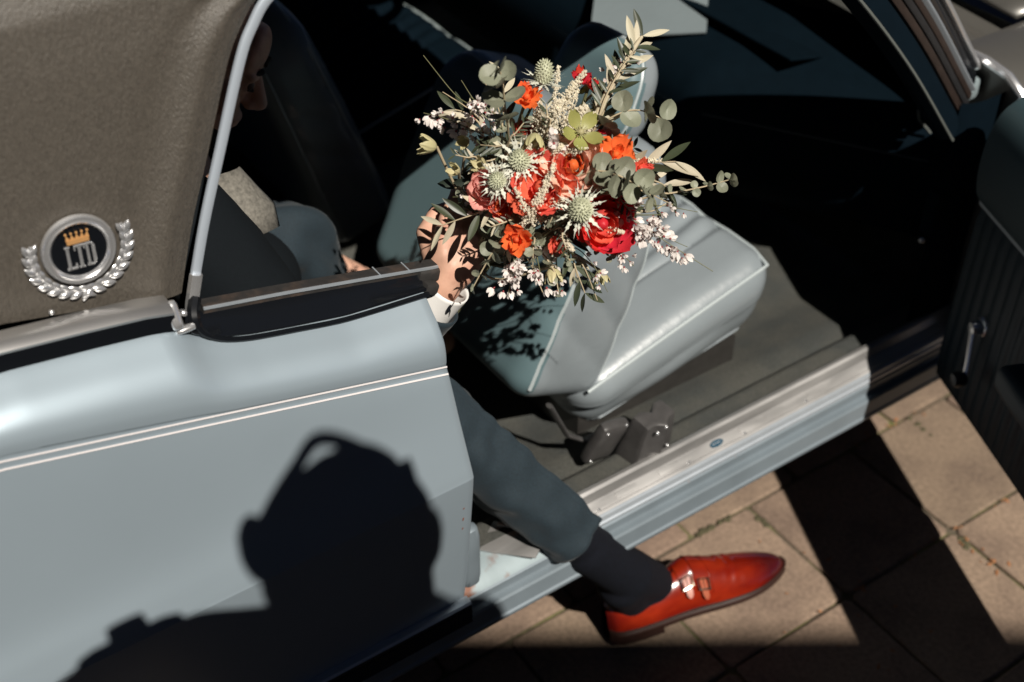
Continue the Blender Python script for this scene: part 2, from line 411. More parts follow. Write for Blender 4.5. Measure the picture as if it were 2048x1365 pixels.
b.cap(ch + Vector((-.15, 0, -.02)), ch + Vector((.15, 0, -.02)), .07, .07); b.cap(ch + Vector((0, 0, -.08)), pel, .14, .14); b.cap(ch + Vector((-.08, 0, -.1)), pel + Vector((-.06, 0, 0)), .12, .12); b.cap(ch + Vector((.08, 0, -.1)), pel + Vector((.06, 0, 0)), .12, .12)
shl = ch + Vector((-.19, 0, -.02)); shr = ch + Vector((.19, 0, -.02))
cambox = psh(-.487, .610, 1.85)
el_l = ch + Vector((-.33, .02, -.10)); el_r = ch + Vector((-.02, .14, -.20))
b.cap(shl, el_l, .06, .05); b.cap(el_l, cambox + Vector((-.07, -.03, -.03)), .048, .035); b.cap(shr, el_r, .058, .05); b.cap(el_r, cambox + Vector((.075, -.03, -.03)), .045, .034)
for s, c0 in ((-1, cambox + Vector((-.085, -.01, -.01))), (1, cambox + Vector((.085, -.01, -.01)))):
    b.ell(c0, (.035, .045, .05)); b.cap(c0, ch + Vector((s*.10, .02, .02)), .045, .06)
    for k in range(4):
        b.cap(c0 + Vector((0, .02, .03 - k*.02)), c0 + Vector((-s*.045, .045, .032 - k*.02)), .0095, .008, 8)
    b.cap(c0 + Vector((0, -.03, .01)), c0 + Vector((-s*.045, -.05, -.005)), .011, .009, 8)
for s in (-1, 1):
    kn = Vector((-.36 + s*.10, -1.58, 1.16)); an = Vector((-.36 + s*.10, -1.64, .745))
    b.cap(pel + Vector((s*.09, 0, 0)), kn, .105, .065); b.cap(kn, an, .06, .042); b.cap(an + Vector((0, -.03, -.045)), an + Vector((0, .17, -.055)), .042, .035)
pb = part('body', b, M_BLACKCLOTH, ph); remesh(pb, .012, 4)
# added band, block and cups that shape the outline of the head's shadow
hb = MB(); hb.tube([psh(x, z, 2.30) for x, z in cr([(-.318, .735), (-.287, .780), (-.250, .822), (-.214, .850), (-.155, .792), (-.096, .690), (-.082, .60)], 30)], .011, 8, flat=.6); part('head_shadow_band', hb, M_DARK, ph)
hb = MB(); hb.rbox((.022, .02, .018), .006, 3, Matrix.Translation(psh(-.118, .715, 2.30))); part('head_shadow_block', hb, M_DARK, ph, weld=True)
for x, z in ((-.318, .715), (-.085, .585)):
    hb = MB(); hb.ell(psh(x, z, 2.30), (.024, .04, .046)); part('head_shadow_cup', hb, M_DARK, ph)
pc = thing('photo_camera', 'camera held up by the photographer, seen only as part of the shadow', 'camera', cambox)
k = MB(); k.rbox((.070, .03, .050), .022, 5, Matrix.Translation(cambox)); part('camera_body', k, M_DARK, pc, weld=True)
k = MB(); k.rbox((.025, .028, .016), .008, 3, Matrix.Translation(cambox + Vector((0, 0, .052)))); part('viewfinder_hump', k, M_DARK, pc, weld=True)
k = MB(); k.tube([cambox + Vector((.06, -.02, .03)), cambox + Vector((.13, -.06, -.12)), ch + Vector((.03, -.02, .05)), cambox + Vector((-.03, -.10, -.16)), cambox + Vector((-.06, -.02, .03))], .006, 6); part('neck_strap', k, M_DARK, pc)

ld = thing('step_ladder', 'metal step ladder the photographer stands on, outside the picture', 'ladder', (-.36, -1.62, 0))
k = MB(); k.box((-.58, -1.76, .625), (-.14, -1.42, .655)); part('platform', k, M_DARK, ld, smooth=False)
for z_, y_ in ((.21, -1.98), (.42, -1.87)):
    k = MB(); k.box((-.57, y_ - .06, z_ - .012), (-.15, y_ + .06, z_ + .012)); part('step', k, M_DARK, ld, smooth=False)
for sx in (-.58, -.14):
    k = MB(); k.tube([(sx, -1.74, .64), (sx, -2.10, 0)], .014, 8); part('leg', k, M_CHROME_R, ld)
    k = MB(); k.tube([(sx, -1.46, .64), (sx, -1.36, 0)], .014, 8); part('leg', k, M_CHROME_R, ld)

# ================================================================== THE CAR: body
car = thing('car', 'pale blue grey vintage two-door sedan with brown vinyl roof and its door wide open', 'car', (0, 1.0, 0))
BX = [-3.2, -1.4, -.9, -.60, -.52, -.42, -.345, -.330, -.317, -.302, -.286, -.25, -.20, -.13, -.02, .05]
BZ = [1.0, 1.03, 1.045, 1.040, 1.036, 1.022, 1.010, 1.003, .990, .979, .972, .960, .948, .933, .922, .92]
def belt_z(x): return interp(x, BX, BZ)
def pin_z(x): return interp(x, [-3.2, -1.4, -.9, -.6, -.553, -.318, -.028, .1], [.90, .95, .975, .978, .972, .914, .842, .815])
def side_profile(x, n=100):
    zb, zp = belt_z(x), pin_z(x); gg = zb - zp
    P = [(.285, .050), (.310, .026), (.345, .010), (.40, -.003), (.50, -.0170), (.60, -.0290), (.657, -.0348), (.669, -.0345), (.70, -.0285), (.76, -.0165),
         (lerp(.76, zp, .7), -.006), (zp, 0.0), (zp + .10*gg, -.0008), (zp + .30*gg, .0000), (zp + .50*gg, .0055), (zp + .70*gg, .0185), (zp + .88*gg, .0375), (zb, .052), (zb + .002, .060), (zb - .004, .064)]
    return [(p[1], p[0]) for p in cr(P, n)]
_prof_cache = {}
def side_y(x, z):
    k = round(x, 3)
    if k not in _prof_cache:
        pr = side_profile(x, 140); pr = [p for p in pr if p[1] <= belt_z(x)]; _prof_cache[k] = ([p[1] for p in pr], [p[0] for p in pr])
    return interp(z, *_prof_cache[k])
def edge_x(z): return interp(z, [.28, .667, .765, .842, .905, .93, 1.1], [-.012, -.012, -.020, -.026, -.025, -.022, -.02])
rows = []
xs = [-.0, -.003, -.012] + list(np.linspace(-.03, -.62, 60)) + list(np.linspace(-.66, -3.1, 40))
for dx in xs:
    row = []
    for (y, z) in side_profile(dx + edge_x(.7)):
        x = edge_x(z) + dx if dx > -.30 else dx + edge_x(z)*max(0, 1 + (dx + .30)/.3)
        yy = y + (.004 if dx == 0 else (.0008 if dx == -.003 else 0))
        row.append((x, yy, z))
    rows.append(row)
q = MB(); q.grid(rows)
# jamb return behind the shut edge
q.grid([[(p[0] + d[0], p[1] + d[1], p[2]) for d in ((0, 0), (0, .008), (-.006, .03 if p[2] < .86 else .012), (-.008, .12 if p[2] < .86 else .014))] for p in rows[0]])
quarter = part('quarter_panel', q, M_PAINT, car, weld=1e-5, angle=50)
# twin pinstripes
for dz in (-.0090, .0012):
    st = MB(); A = []
    for x in np.linspace(-.028, -1.4, 90):
        zc = pin_z(x) + dz; A.append([(x, side_y(x, zc + e) - .0016, zc + e) for e in (-.0013, .0013)])
    st.grid(A); part('pinstripe', st, M_PIN, quarter)
# ribbed black moulding along the bottom with a bright top line
mp = []
mold_path = [(x, .002, .358) for x in np.linspace(-.010, -3.0, 30)]
prof = [(0, -.022), (.014, -.022), (.017, -.019), (.014, -.014), (.014, -.011), (.018, -.008), (.0145, -.003), (.0145, 0), (.018, .003), (.0145, .008), (.0145, .011), (.016, .014), (.012, .018), (0, .018)]
k = MB(); k.sweep(mold_path, [(-a, b) for a, b in prof]); mo_ = part('rocker_moulding', k, M_BLACKGLOSS, quarter, angle=30)
k = MB(); k.sweep([(p[0], p[1], p[2] + .021) for p in mold_path], [(0, -.003), (-.014, -.003), (-.016, 0), (-.013, .003), (0, .003)]); part('moulding_bead', k, M_CHROME_R, quarter, angle=30)

# ---- C-pillar edge curve
CP = [(-.308, .085, .997), (-.303, .087, 1.013), (-.271, .094, 1.098), (-.2355, .103, 1.176), (-.195, .112, 1.265), (-.1745, .116, 1.297), (-.150, .119, 1.322), (-.10, .122, 1.343), (-.02, .123, 1.352), (.08, .124, 1.356)]
CPs = cr(CP, 70)
_cz = [p[2] for p in CPs]; _cx = [p[0] for p in CPs]
def cpx(z): return interp(z, _cz, _cx)
def sail_y(z): return .085 + .1*(z - 1.0) + (max(0, z - 1.30)*1.0)**1.5*.9
RAILZ = 1.356
def sail_y(z): return interp(z, [.9, 1.0, 1.30, 1.356, 1.385, 1.41, 1.432], [.075, .085, .115, .1245, .140, .165, .215])
ROOFP = [(.124, 1.356), (.140, 1.385), (.165, 1.410), (.215, 1.432), (.40, 1.455), (1.0, 1.475)]
rows = []
for i in range(40):
    v = i/39; row = []
    for j in range(110):
        # x from edge leftwards
        u = j/109; d = .012 + 2.4*u**2.6
        # solve for z at this column
        x_guess = -.30 - d
        z0 = interp(x_guess, [-3, -1.4, -.9, -.6, -.52, -.34, -.2], [1.038, 1.058, 1.074, 1.070, 1.066, 1.030, 1.000])
        z = lerp(z0, 1.430, v)
        x = cpx(z) - d*(1 - .0*v)
        ridge = .0065*math.exp(-((d - .045)/.017)**2) - .002*math.exp(-((d - .085)/.02)**2)
        edge_dip = .004*math.exp(-((d - .010)/.008)**2)
        y = sail_y(z); nrm = Vector((0, -1, .1)).normalized()
        w_ = .0004*mnoise.noise(Vector((x*9, z*9, 3.3)))
        p = Vector((x, y, z)) + nrm*(ridge - edge_dip + w_)
        row.append(p)
    rows.append(row)
s = MB(); s.grid(rows)
# roof skin over the cabin
rr = []
rp_ = cr(ROOFP, 18); rp_ = [tuple(p) for p in rp_] + [(2 - p[0], p[1]) for p in rp_[-2::-1]]
for (y, zz) in rp_:
    rr.append([(x, y, zz - .03*max(0, (x - .30)/.3)**2*(zz - 1.34)/.12) for x in np.linspace(-2.4 if y > .21 else .07, .585, 40)])
s.grid(rr)
vin = part('vinyl_roof', s, M_VINYL, car, angle=60)
hl = MB(); hl.grid([[(p[0], p[1], p[2] - .02) for p in r] for r in rr]); part('headliner', hl, M_HEADLINER, car)
# drip rail over the side windows
k = MB(); k.sweep([(x, .095, z) for x, z in ((-.05, 1.358), (0, 1.360), (.1, 1.361), (.2, 1.360), (.4, 1.359), (.53, 1.352), (.59, 1.330))], [(-.030, -.006), (.040, -.004), (.040, .004), (-.026, .004)]); part('roof_drip_rail', k, M_CHROME_R, car, angle=30)
M_STRIP = mat('satin_window_strip', (.42, .47, .53), .38, .25)
# bright strip round the quarter window
def swp(path, prof, upf): 
    k = MB(); k.sweep(path, prof, upf); return k
nrm_s = Vector((0, -1, .1)).normalized()
path = [Vector(p) + nrm_s*.001 for p in CPs[2:]] + [Vector((x, .124, 1.357)) for x in (.2, .4, .52)]
strip = swp(path, [(-.0055, -.002), (.0055, -.002), (.0052, .0022), (.0045, .0030), (-.0045, .0030), (-.0052, .0022)], lambda i: nrm_s)
part('window_frame_strip', strip, M_STRIP, car, angle=50, label='pale satin metal strip edging the quarter window')
# lower bright end of the strip
path = [Vector(p) + nrm_s*.003 for p in ((-.316, .074, .985), (-.310, .080, .997), (-.304, .086, 1.012), (-.292, .089, 1.045))]
part('frame_end_piece', swp(path, [(-.007, -.002), (.007, -.002), (.006, .004), (0, .006), (-.006, .004)], lambda i: nrm_s), M_CHROME, car, angle=60)
# belt moulding: chrome cap over a black channel
bpth = [(x, .055, belt_z(x)) for x in np.linspace(-.335, -1.5, 40)]
k = MB(); k.sweep([(p[0], p[1] + .002, p[2] + .004) for p in bpth], [(-.004, -.004), (-.010, .0), (-.010, .004), (0, .0075), (.0, -.002)][::1], (0, -.55, 1)); 
k = MB()
k.grid([[(p[0], p[1] + a, p[2] + b) for a, b in ((.004, -.002), (-.004, .003), (-.003, .024))] for p in bpth])
part('belt_channel', k, M_BLACKGLOSS, car, angle=50)
k = MB()
k.grid([[(p[0], p[1] + a, p[2] + b) for a, b in ((.003, .0235), (-.004, .0240), (-.005, .0275), (.002, .0330), (.010, .0355), (.022, .0350))] for p in bpth])
part('belt_moulding', k, mat('dull_chrome', (.50, .49, .48), .34, .9), car, angle=60)
k = MB(); k.rbox((.007, .006, .017), .005, 5, frame((-.334, .058, 1.024), Vector((0, .5, 1)), Vector((1, 0, 0)))); part('moulding_end_cap', k, M_CHROME, car, weld=True)
k = MB(); k.rbox((.004, .009, .004), .0035, 3, frame((-.323, .062, 1.020), Vector((.4, .5, 1)), Vector((1, 0, 0)))); k.rbox((.012, .005, .004), .004, 3, Matrix.Translation((-.326, .054, 1.004))); part('trim_clip', k, M_CHROME, car, weld=True)
# small rivet on the vinyl edge
k = MB(); k.ell((-.452, .078, 1.068), (.003, .003, .003)); part('trim_rivet', k, M_CHROME, car)
# ---- window sill: gloss black seal and worn felt
FX = [-.335, -.318, -.305, -.295, -.2, -.1, .004]; FZ = [1.012, 1.010, 1.008, 1.006, .986, .963, .9385]
def felt_z(x): return interp(x, FX, FZ)
k = MB(); A = []
for x in list(np.linspace(-.320, -.290, 8)) + list(np.linspace(-.28, -.020, 30)):
    zb, zf = belt_z(x), felt_z(x) - .004
    A.append([(x, .058, zb - .001), (x, .0535, zb + .003), (x, .0545, zb + .006), (x, .0610, lerp(zb, zf, .3)), (x, .0640, lerp(zb, zf, .62)), (x, .0655, lerp(zb, zf, .66)), (x, .069, zf), (x, .073, zf + .001)])
k.grid(A); part('window_seal', k, M_BLACKGLOSS, car, angle=50)
# rounded rubber corner following the opening
cpts = cr([(-.020, .050, .9215), (-.13, .050, .9325), (-.20, .050, .9475), (-.26, .050, .9625), (-.292, .052, .976), (-.308, .058, .990), (-.310, .068, 1.005), (-.300, .082, 1.018)], 60)
k = MB(); k.tube(cpts, [.0035]*36 + list(np.linspace(.0035, .0075, 14)) + [.0075]*10, 8); part('rubber_corner_seal', k, M_BLACKGLOSS, car)
k = MB(); fp = [(x, .078, felt_z(x)) for x in np.linspace(-.297, .006, 40)]
k.sweep(fp, [(.009, -.005), (-.0105, -.005), (-.0105, .002), (-.0085, .0045), (.007, .0050), (.009, .003)], (0, 0, 1)); felt = part('window_felt', k, M_FELT, car, angle=35)
k = MB(); k.sweep([(p[0], p[1] - .0095, p[2] + .0035) for p in fp], [(.0014, -.0014), (-.0014, -.0014), (-.0014, .0014), (.0014, .0014)], (0, 0, 1)); part('felt_bead', k, M_CHROME_R, felt)
for x in (-.075, -.035): 
    k = MB(); k.box((x - .0008, .0675, felt_z(x) + .0035), (x + .0008, .088, felt_z(x) + .0062)); part('felt_clip', k, M_CHROME_R, felt, smooth=False)
# weathered end block of the seal
k = MB(); k.rbox((.016, .011, .010), .005, 5, frame((-.008, .075, .9335), Vector((.25, 0, 1)), Vector((1, 0, -.25)))); k.rbox((.010, .010, .008), .004, 4, frame((-.012, .062, .9225), Vector((.4, 0, 1)), Vector((1, 0, -.4)))); part('seal_end_block', k, M_FELT, car, weld=True)

# ---- sill
def sill(prof, x0, x1, m, name, n=30, parent=car, **kw):
    k = MB(); k.grid([[(x, y, z) for y, z in prof] for x in np.linspace(x0, x1, n)]); return part(name, k, m, parent, angle=25, **kw)
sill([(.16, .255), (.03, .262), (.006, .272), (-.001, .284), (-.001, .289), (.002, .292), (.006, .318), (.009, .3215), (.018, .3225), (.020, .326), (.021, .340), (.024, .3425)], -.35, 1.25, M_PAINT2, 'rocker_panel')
sill([(.024, .3423), (.0245, .347), (.0275, .349), (.030, .3565), (.033, .358), (.036, .359)], .235, 1.25, M_CHROME_R, 'sill_step_strip')
sill([(.034, .3590), (.038, .3615), (.040, .3605), (.056, .3700), (.058, .3740), (.062, .3830), (.067, .3865), (.074, .3860), (.077, .378)], .18, 1.25, M_ALU, 'scuff_plate')
sill([(.024, .3423), (.030, .350), (.05, .362), (.078, .366)], -.35, .182, M_RUST, 'sill_end_panel', label='rust-stained painted end of the sill')
scuff = [o for o in col.objects if o.name.startswith('scuff_plate')][0]
def on_scuff(x, t): return Vector((x, lerp(.040, .056, t), lerp(.3608, .3702, t)))
sn = Vector((0, -.010, .016)).normalized()
k = MB(); k.lathe([(.0001, .0016), (.0135, .0015), (.0145, .0004)], 24, frame(on_scuff(.5255, .5), sn, Vector((1, 0, 0))) @ Matrix.Diagonal((1, .42, 1, 1))); part('oval_badge', k, mat('badge_blue', (.03, .09, .14), .3, .3, var=.4, vscale=700), scuff)
k = MB()
for i, a in enumerate(np.linspace(-.008, .007, 6)):
    p0 = on_scuff(.5255 + a, .5) + sn*.0017; k.tube([p0 + Vector((-.001, 0, 0)) + Vector((0, .0014, .0009)), p0 + Vector((.0012, -.0012, -.0007)), p0 + Vector((.0018, .0012, .0008))], .00035, 4)
part('badge_script', k, M_CHROME, scuff)
for x in (.33, .42, .60, .66, .76):
    k = MB(); k.rbox((.022, .0055, .0012), .001, 3, frame(on_scuff(x, .5), sn, Vector((1, 0, 0)))); part('embossed_pad', k, M_ALU, scuff, weld=True)
for x in (.27, .46, .585, .73):
    k = MB(); k.ell(on_scuff(x, .15) + sn*.0005, (.0035, .0035, .0016), n=8, m=5); part('scuff_screw', k, M_CHROME, scuff)
# loose end plate of the sill with raised lip
k = MB(); E0 = frame((.118, .062, .3685), Vector((0, -.12, 1)), Vector((.75, -.66, 0)))
k.rbox((.045, .030, .003), .0029, 6, E0, fn=lambda p: (p.x + .25*p.y, p.y, p.z)); part('sill_end_plate', k, M_ALU, car, weld=True)
k = MB(); k.tube([E0 @ Vector(p) for p in ((-.03, .022, .004), (.03, .022, .005), (.044, .012, .005))], .004, 8); part('plate_lip', k, M_ALU, car)
# rounded lock-pillar buffer that looks out behind the shut edge
k = MB(); k.rbox((.016, .014, .062), .012, 6, Matrix.Translation((.003, .012, .455))); part('lock_pillar_buffer', k, M_PAINT2, car, weld=True)
# scratches of rust on the shut edge
k = MB()
for (z, h) in ((.585, .006), (.565, .004), (.61, .003)):
    k.add([(-.030, side_y(-.03, z) - .0009, z), (-.028, side_y(-.03, z) - .0009, z), (-.0275, side_y(-.03, z + h) - .0009, z + h), (-.0295, side_y(-.03, z + h) - .0009, z + h)], [(0, 1, 2, 3)])
part('rust_scratch', k, mat('rust_mark', (.25, .09, .05), .8), quarter, smooth=False)

# ---- emblem on the sail panel
ez = 1.120; EC = Vector((-.406, sail_y(ez), ez)) + nrm_s*.004
EM = frame(EC, nrm_s, Vector((1, 0, 0)))      # local x = car forward, y = up the panel, z = out
EM = EM @ Matrix.Rotation(math.radians(-4), 4, 'Z')
emb_ring = MB(); emb_ring.lathe([(.0285, .0), (.0290, .0035), (.0320, .0055), (.0350, .0040), (.0370, .0046), (.0385, .003), (.0390, -.001)], 48, EM)
emblem = part('emblem', emb_ring, M_CHROME, car, angle=60, label='round chrome LTD badge in a laurel wreath')
k = MB(); k.lathe([(.0001, .0012), (.0288, .0012)], 40, EM); part('black_disc', k, M_BLACKGLOSS, emblem, smooth=False)
def letter(segs, name):
    k = MB()
    for (x0, y0, x1, y1) in segs: k.box((x0*.90, y0, .0016), (x1*.90, y1, .0038), EM)
    o = part(name, k, M_CHROME, emblem, smooth=False); bevel(o, .0004, 1)
hgt0, hgt1 = -.0195, .0070
letter([(-.0155, hgt0, -.0120, hgt1), (-.0170, hgt1 - .0018, -.0105, hgt1 + .0002), (-.0170, hgt0 - .0002, -.0052, hgt0 + .0026), (-.0072, hgt0 + .0022, -.0050, hgt0 + .0060)], 'letter_l')
letter([(-.0018, hgt0, .0018, hgt1), (-.0034, hgt0 - .0002, .0034, hgt0 + .0018), (-.0060, hgt1 - .0026, .0060, hgt1 + .0002), (-.0064, hgt1 - .0062, -.0046, hgt1 - .0004), (.0046, hgt1 - .0062, .0064, hgt1 - .0004)], 'letter_t')
letter([(.0074, hgt0, .0104, hgt1), (.0062, hgt0 - .0002, .0140, hgt0 + .0022), (.0062, hgt1 - .0022, .0140, hgt1 + .0002), (.0138, hgt0 + .0012, .0162, hgt1 - .0012), (.0156, hgt0 + .0040, .0176, hgt1 - .0040)], 'letter_d')
M_GOLD = mat('gold_crown', (.75, .40, .16), .30, .45)
k = MB(); k.box((-.0115, .0092, .0016), (.0115, .0145, .0042), EM)
for i in range(5):
    xx = -.0096 + i*.0048; k.add([EM @ Vector(p) for p in ((xx - .0026, .0136, .0018), (xx + .0026, .0136, .0018), (xx + (i - 2)*.0007, .0200, .0030), (xx - .0026, .0136, .0040), (xx + .0026, .0136, .0040))], [(0, 1, 2), (4, 3, 2), (1, 4, 2), (3, 0, 2)])
    k.ell(EM @ Vector((xx + (i - 2)*.0008, .0208, .0030)), (.0015, .0015, .0015), n=8, m=5)
part('crown', k, M_GOLD, emblem, smooth=False)
# laurel wreath: leaves as sub-parts
lf = MB(); lr = []
for i in range(7):
    t = i/6; wdt = .0034*math.sin(math.pi*min(1, t*.95 + .05))**.8
    lr.append([(t*.0135, a*wdt, .0022*(1 - a*a)*math.sin(math.pi*(t*.9 + .05)) ) for a in (-1, -.5, 0, .5, 1)])
lf.grid(lr); leaf_me = lf.mesh('wreath_leaf', M_CHROME, True)
for sgn in (-1, 1):
    for i in range(9):
        ang = math.radians(-96 + i*12.6); Rr = .0495
        cx, cy = sgn*Rr*math.cos(ang), Rr*math.sin(ang) + .002
        tang = math.atan2(math.cos(ang), -math.sin(ang)*sgn) 
        for sd in (-1, 1):
            mloc = EM @ Matrix.Translation((cx, cy, .002)) @ Matrix.Rotation(tang + sd*.48, 4, 'Z') @ Matrix.Rotation(sd*.35, 4, 'X') @ Matrix.Scale(1.12, 4)
            put('wreath_leaf', leaf_me, emblem, mloc)
    ws = MB(); ws.tube([EM @ Vector((sgn*.0495*math.cos(math.radians(a)), .0495*math.sin(math.radians(a)) + .002, .001)) for a in np.linspace(-97, 18, 20)], .0016, 6); part('wreath_stem', ws, M_CHROME, emblem)
k = MB(); k.ell(EM @ Vector((0, -.052, .002)), (.0035, .003, .0035)); k.tube([EM @ Vector((-.006, -.058, .001)), EM @ Vector((0, -.053, .003)), EM @ Vector((.007, -.056, .001))], .0016, 6); part('wreath_knot', k, M_CHROME, emblem)

# ---- A-pillar, windscreen, bonnet and wing
A0, A1 = Vector((.575, .118, 1.348)), Vector((1.078, .105, .838))
AP = [Vector(p) for p in cr([tuple(A0), tuple(A0.lerp(A1, .33) + Vector((.012, -.004, .012))), tuple(A0.lerp(A1, .66) + Vector((.012, -.004, .012))), tuple(A1)], 24)]
AT = (A1 - A0).normalized(); AN = Vector((.35, -.80, .48)); AN = (AN - AT*AN.dot(AT)).normalized(); AS = AT.cross(AN)  # AS across
if AS.x < 0: AS = -AS
def pillar(a0, a1, h0, h1, m, name):
    k = MB(); k.grid([[p + AS*a + AN*h for a, h in ((a0, h0 - .02), (a0, h0), (lerp(a0, a1, .15), h0 + .002), (lerp(a0, a1, .85), h1 + .002), (a1, h1), (a1, h1 - .02))] for p in AP]); return part(name, k, m, car, angle=40)
pillar(-.080, .050, -.034, -.012, M_DASH, 'pillar_core')
M_BROWNRUB = mat('aged_brown_rubber', (.022, .014, .011), .5, 0, var=.3, vscale=60, bump=.2, bscale=200)
pillar(.040, .052, .012, .012, M_CHROME, 'windscreen_trim')
pillar(.012, .038, .004, .006, M_BLACKGLOSS, 'pillar_outer_face')
pillar(.001, .0105, .006, .004, M_CHROME_R, 'drip_rail')
pillar(-.014, -.001, -.002, .000, M_BROWNRUB, 'weatherstrip')
pillar(-.030, -.016, -.006, -.004, M_RUBBER, 'pillar_channel')
pillar(-.046, -.032, -.012, -.009, M_BROWNRUB, 'door_seal')
pillar(-.082, -.048, -.025, -.016, M_DASH, 'pillar_inner_trim')
k = MB(); k.tube([p + AS*-.086 + AN*-.026 for p in AP] + [Vector((1.085, .185, .80)), Vector((1.080, .190, .785)), Vector((1.066, .190, .765)), Vector((1.075, .19, .745)), Vector((1.10, .18, .715))], .0028, 6); part('windlace', k, mat('windlace_cloth', (.12, .13, .12), .6), car)
k = MB(); k.grid([[(lerp(.60, 1.125, t), lerp(.15, .13, t) + s_*(lerp(1.70, 1.74, t)), lerp(1.350, .845, t) + .05*math.sin(math.pi*s_)*.3) for s_ in np.linspace(0, 1, 12)] for t in np.linspace(0, 1, 6)]); part('windscreen', k, M_GLASS, car)
# bonnet with a raised centre, scuttle and front wing
k = MB(); k.grid([[(x, y, .868 + .035*(1 - ((y - 1)/.82)**2) - .02*max(0, x - 1.5) + (.012*math.exp(-((y - .36)/.05)**2))) for y in np.linspace(.20, 1.80, 40)] for x in np.linspace(1.30, 2.9, 20)]); solid(part('bonnet', k, M_HOOD, car), .01)
k = MB(); k.grid([[(x, y, .838 + .035*(1 - ((y - 1)/.9)**2) - .012*math.exp(-((x - 1.27)/.02)**2)) for y in np.linspace(.13, 1.87, 30)] for x in np.linspace(1.10, 1.296, 12)]); part('scuttle_panel', k, M_HOOD, car)
for i in range(2):
    k = MB(); k.tube([(1.16 + .05*i, .42 + .6*i, .885), (1.13 + .05*i, .70 + .6*i, .905), (1.12 + .05*i, .95 + .6*i, .912)], .006, 6); part('wiper', k, M_RUBBER, car)
wr = []
for x in [1.120, 1.124, 1.14] + list(np.linspace(1.18, 2.9, 24)):
    dd = .0 if x > 1.13 else .004
    wr.append([(x + (.0 if z > .7 else 0), y + dd, z - dd) for y, z in ((.195, .866), (.16, .873), (.10, .872), (.06, .862), (.030, .842), (.012, .812), (.004, .77), (-.004, .72), (-.024, .667), (-.022, .55), (-.012, .40), (0, .33), (.03, .30))])
k = MB(); k.grid(wr); k.grid([[(p[0], p[1], p[2]), (p[0] + .004, p[1] + .02, p[2] - .01), (p[0] + .01, p[1] + .12, p[2] - .05)] for p in wr[0]]); part('front_wing', k, M_HOOD, car, angle=50)
k = MB(); k.tube([(1.122, .17, .876), (1.120, .12, .878), (1.119, .07, .870), (1.118, .035, .850), (1.118, .012, .815)], .008, 8); part('wing_edge_trim', k, M_CHROME, car)
k = MB(); k.rbox((.022, .02, .02), .008, 4, Matrix.Translation((1.098, .135, .828))); part('hinge_pillar_cap', k, M_RUST, car, weld=True)
k = MB(); k.grid([[(x, y, z) for z in np.linspace(.28, .84, 6)] for x, y in ((1.03, .085), (1.045, .075), (1.07, .07), (1.12, .07), (1.30, .09))]); part('hinge_pillar', k, M_DASH, car)
k = MB(); k.rbox((.012, .016, .045), .008, 4, Matrix.Translation((1.035, .09, .62))); part('door_check', k, M_DASH, car, weld=True)
k = MB(); k.ell((1.022, .09, .565), (.006, .006, .006)); part('courtesy_switch', k, M_CHROME, car)
# far side, tail and underside closing panels
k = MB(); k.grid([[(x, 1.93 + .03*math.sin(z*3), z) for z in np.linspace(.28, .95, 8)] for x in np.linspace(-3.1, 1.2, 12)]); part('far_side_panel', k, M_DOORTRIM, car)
k = MB(); k.grid([[(x, y, .262) for y in (.15, 1.9)] for x in (-3.0, 2.8)]); part('underbody', k, M_DARK, car, smooth=False)
k = MB(); k.grid([[(x, y, lerp(1.45, .98, max(0, min(1, (-x - 2.4)/.5)))) for y in np.linspace(.3, 1.7, 6)] for x in np.linspace(-2.4, -2.95, 6)]); part('rear_window', k, M_BLACKGLOSS, car)
k = MB(); k.grid([[(x, y, 1.03 - .05*max(0, -x - 2.6)) for y in np.linspace(.05, 1.95, 8)] for x in np.linspace(-1.5, -3.1, 8)]); part('boot_lid', k, M_PAINT, car)

# ================================================================== THE CAR: interior
# carpets: sill-side strip and floor, parted by a seam
def carpet(name, x0, x1, y0, y1, zf, nx=40, ny=20):
    k = MB(); k.grid([[(x, y, zf(x, y) + .0012*mnoise.noise(Vector((x*40, y*40, 1)))) for y in np.linspace(y0, y1, ny)] for x in np.linspace(x0, x1, nx)]); return part(name, k, M_CARPET, car)
carpet('sill_carpet', -.6, 1.28, .0745, .128, lambda x, y: .3745 - .012*max(0, (y - .11)/.018)**2, 60, 14)
carpet('floor_carpet', -.6, 1.28, .129, 1.90, lambda x, y: .358 - .010*min(1, (y - .129)/.01)*0 - .012*(1 - min(1, (y - .129)/.012)) - .05*min(1, max(0, (y - .16)/.15)) + .12*math.exp(-((y - 1.0)/.13)**4), 60, 50)
k = MB(); k.grid([[(x, y, z) for y in np.linspace(.12, 1.9, 10)] for x, z in ((1.16, .312), (1.26, .36), (1.34, .50), (1.34, .84))]); part('firewall_carpet', k, M_CARPET, car)

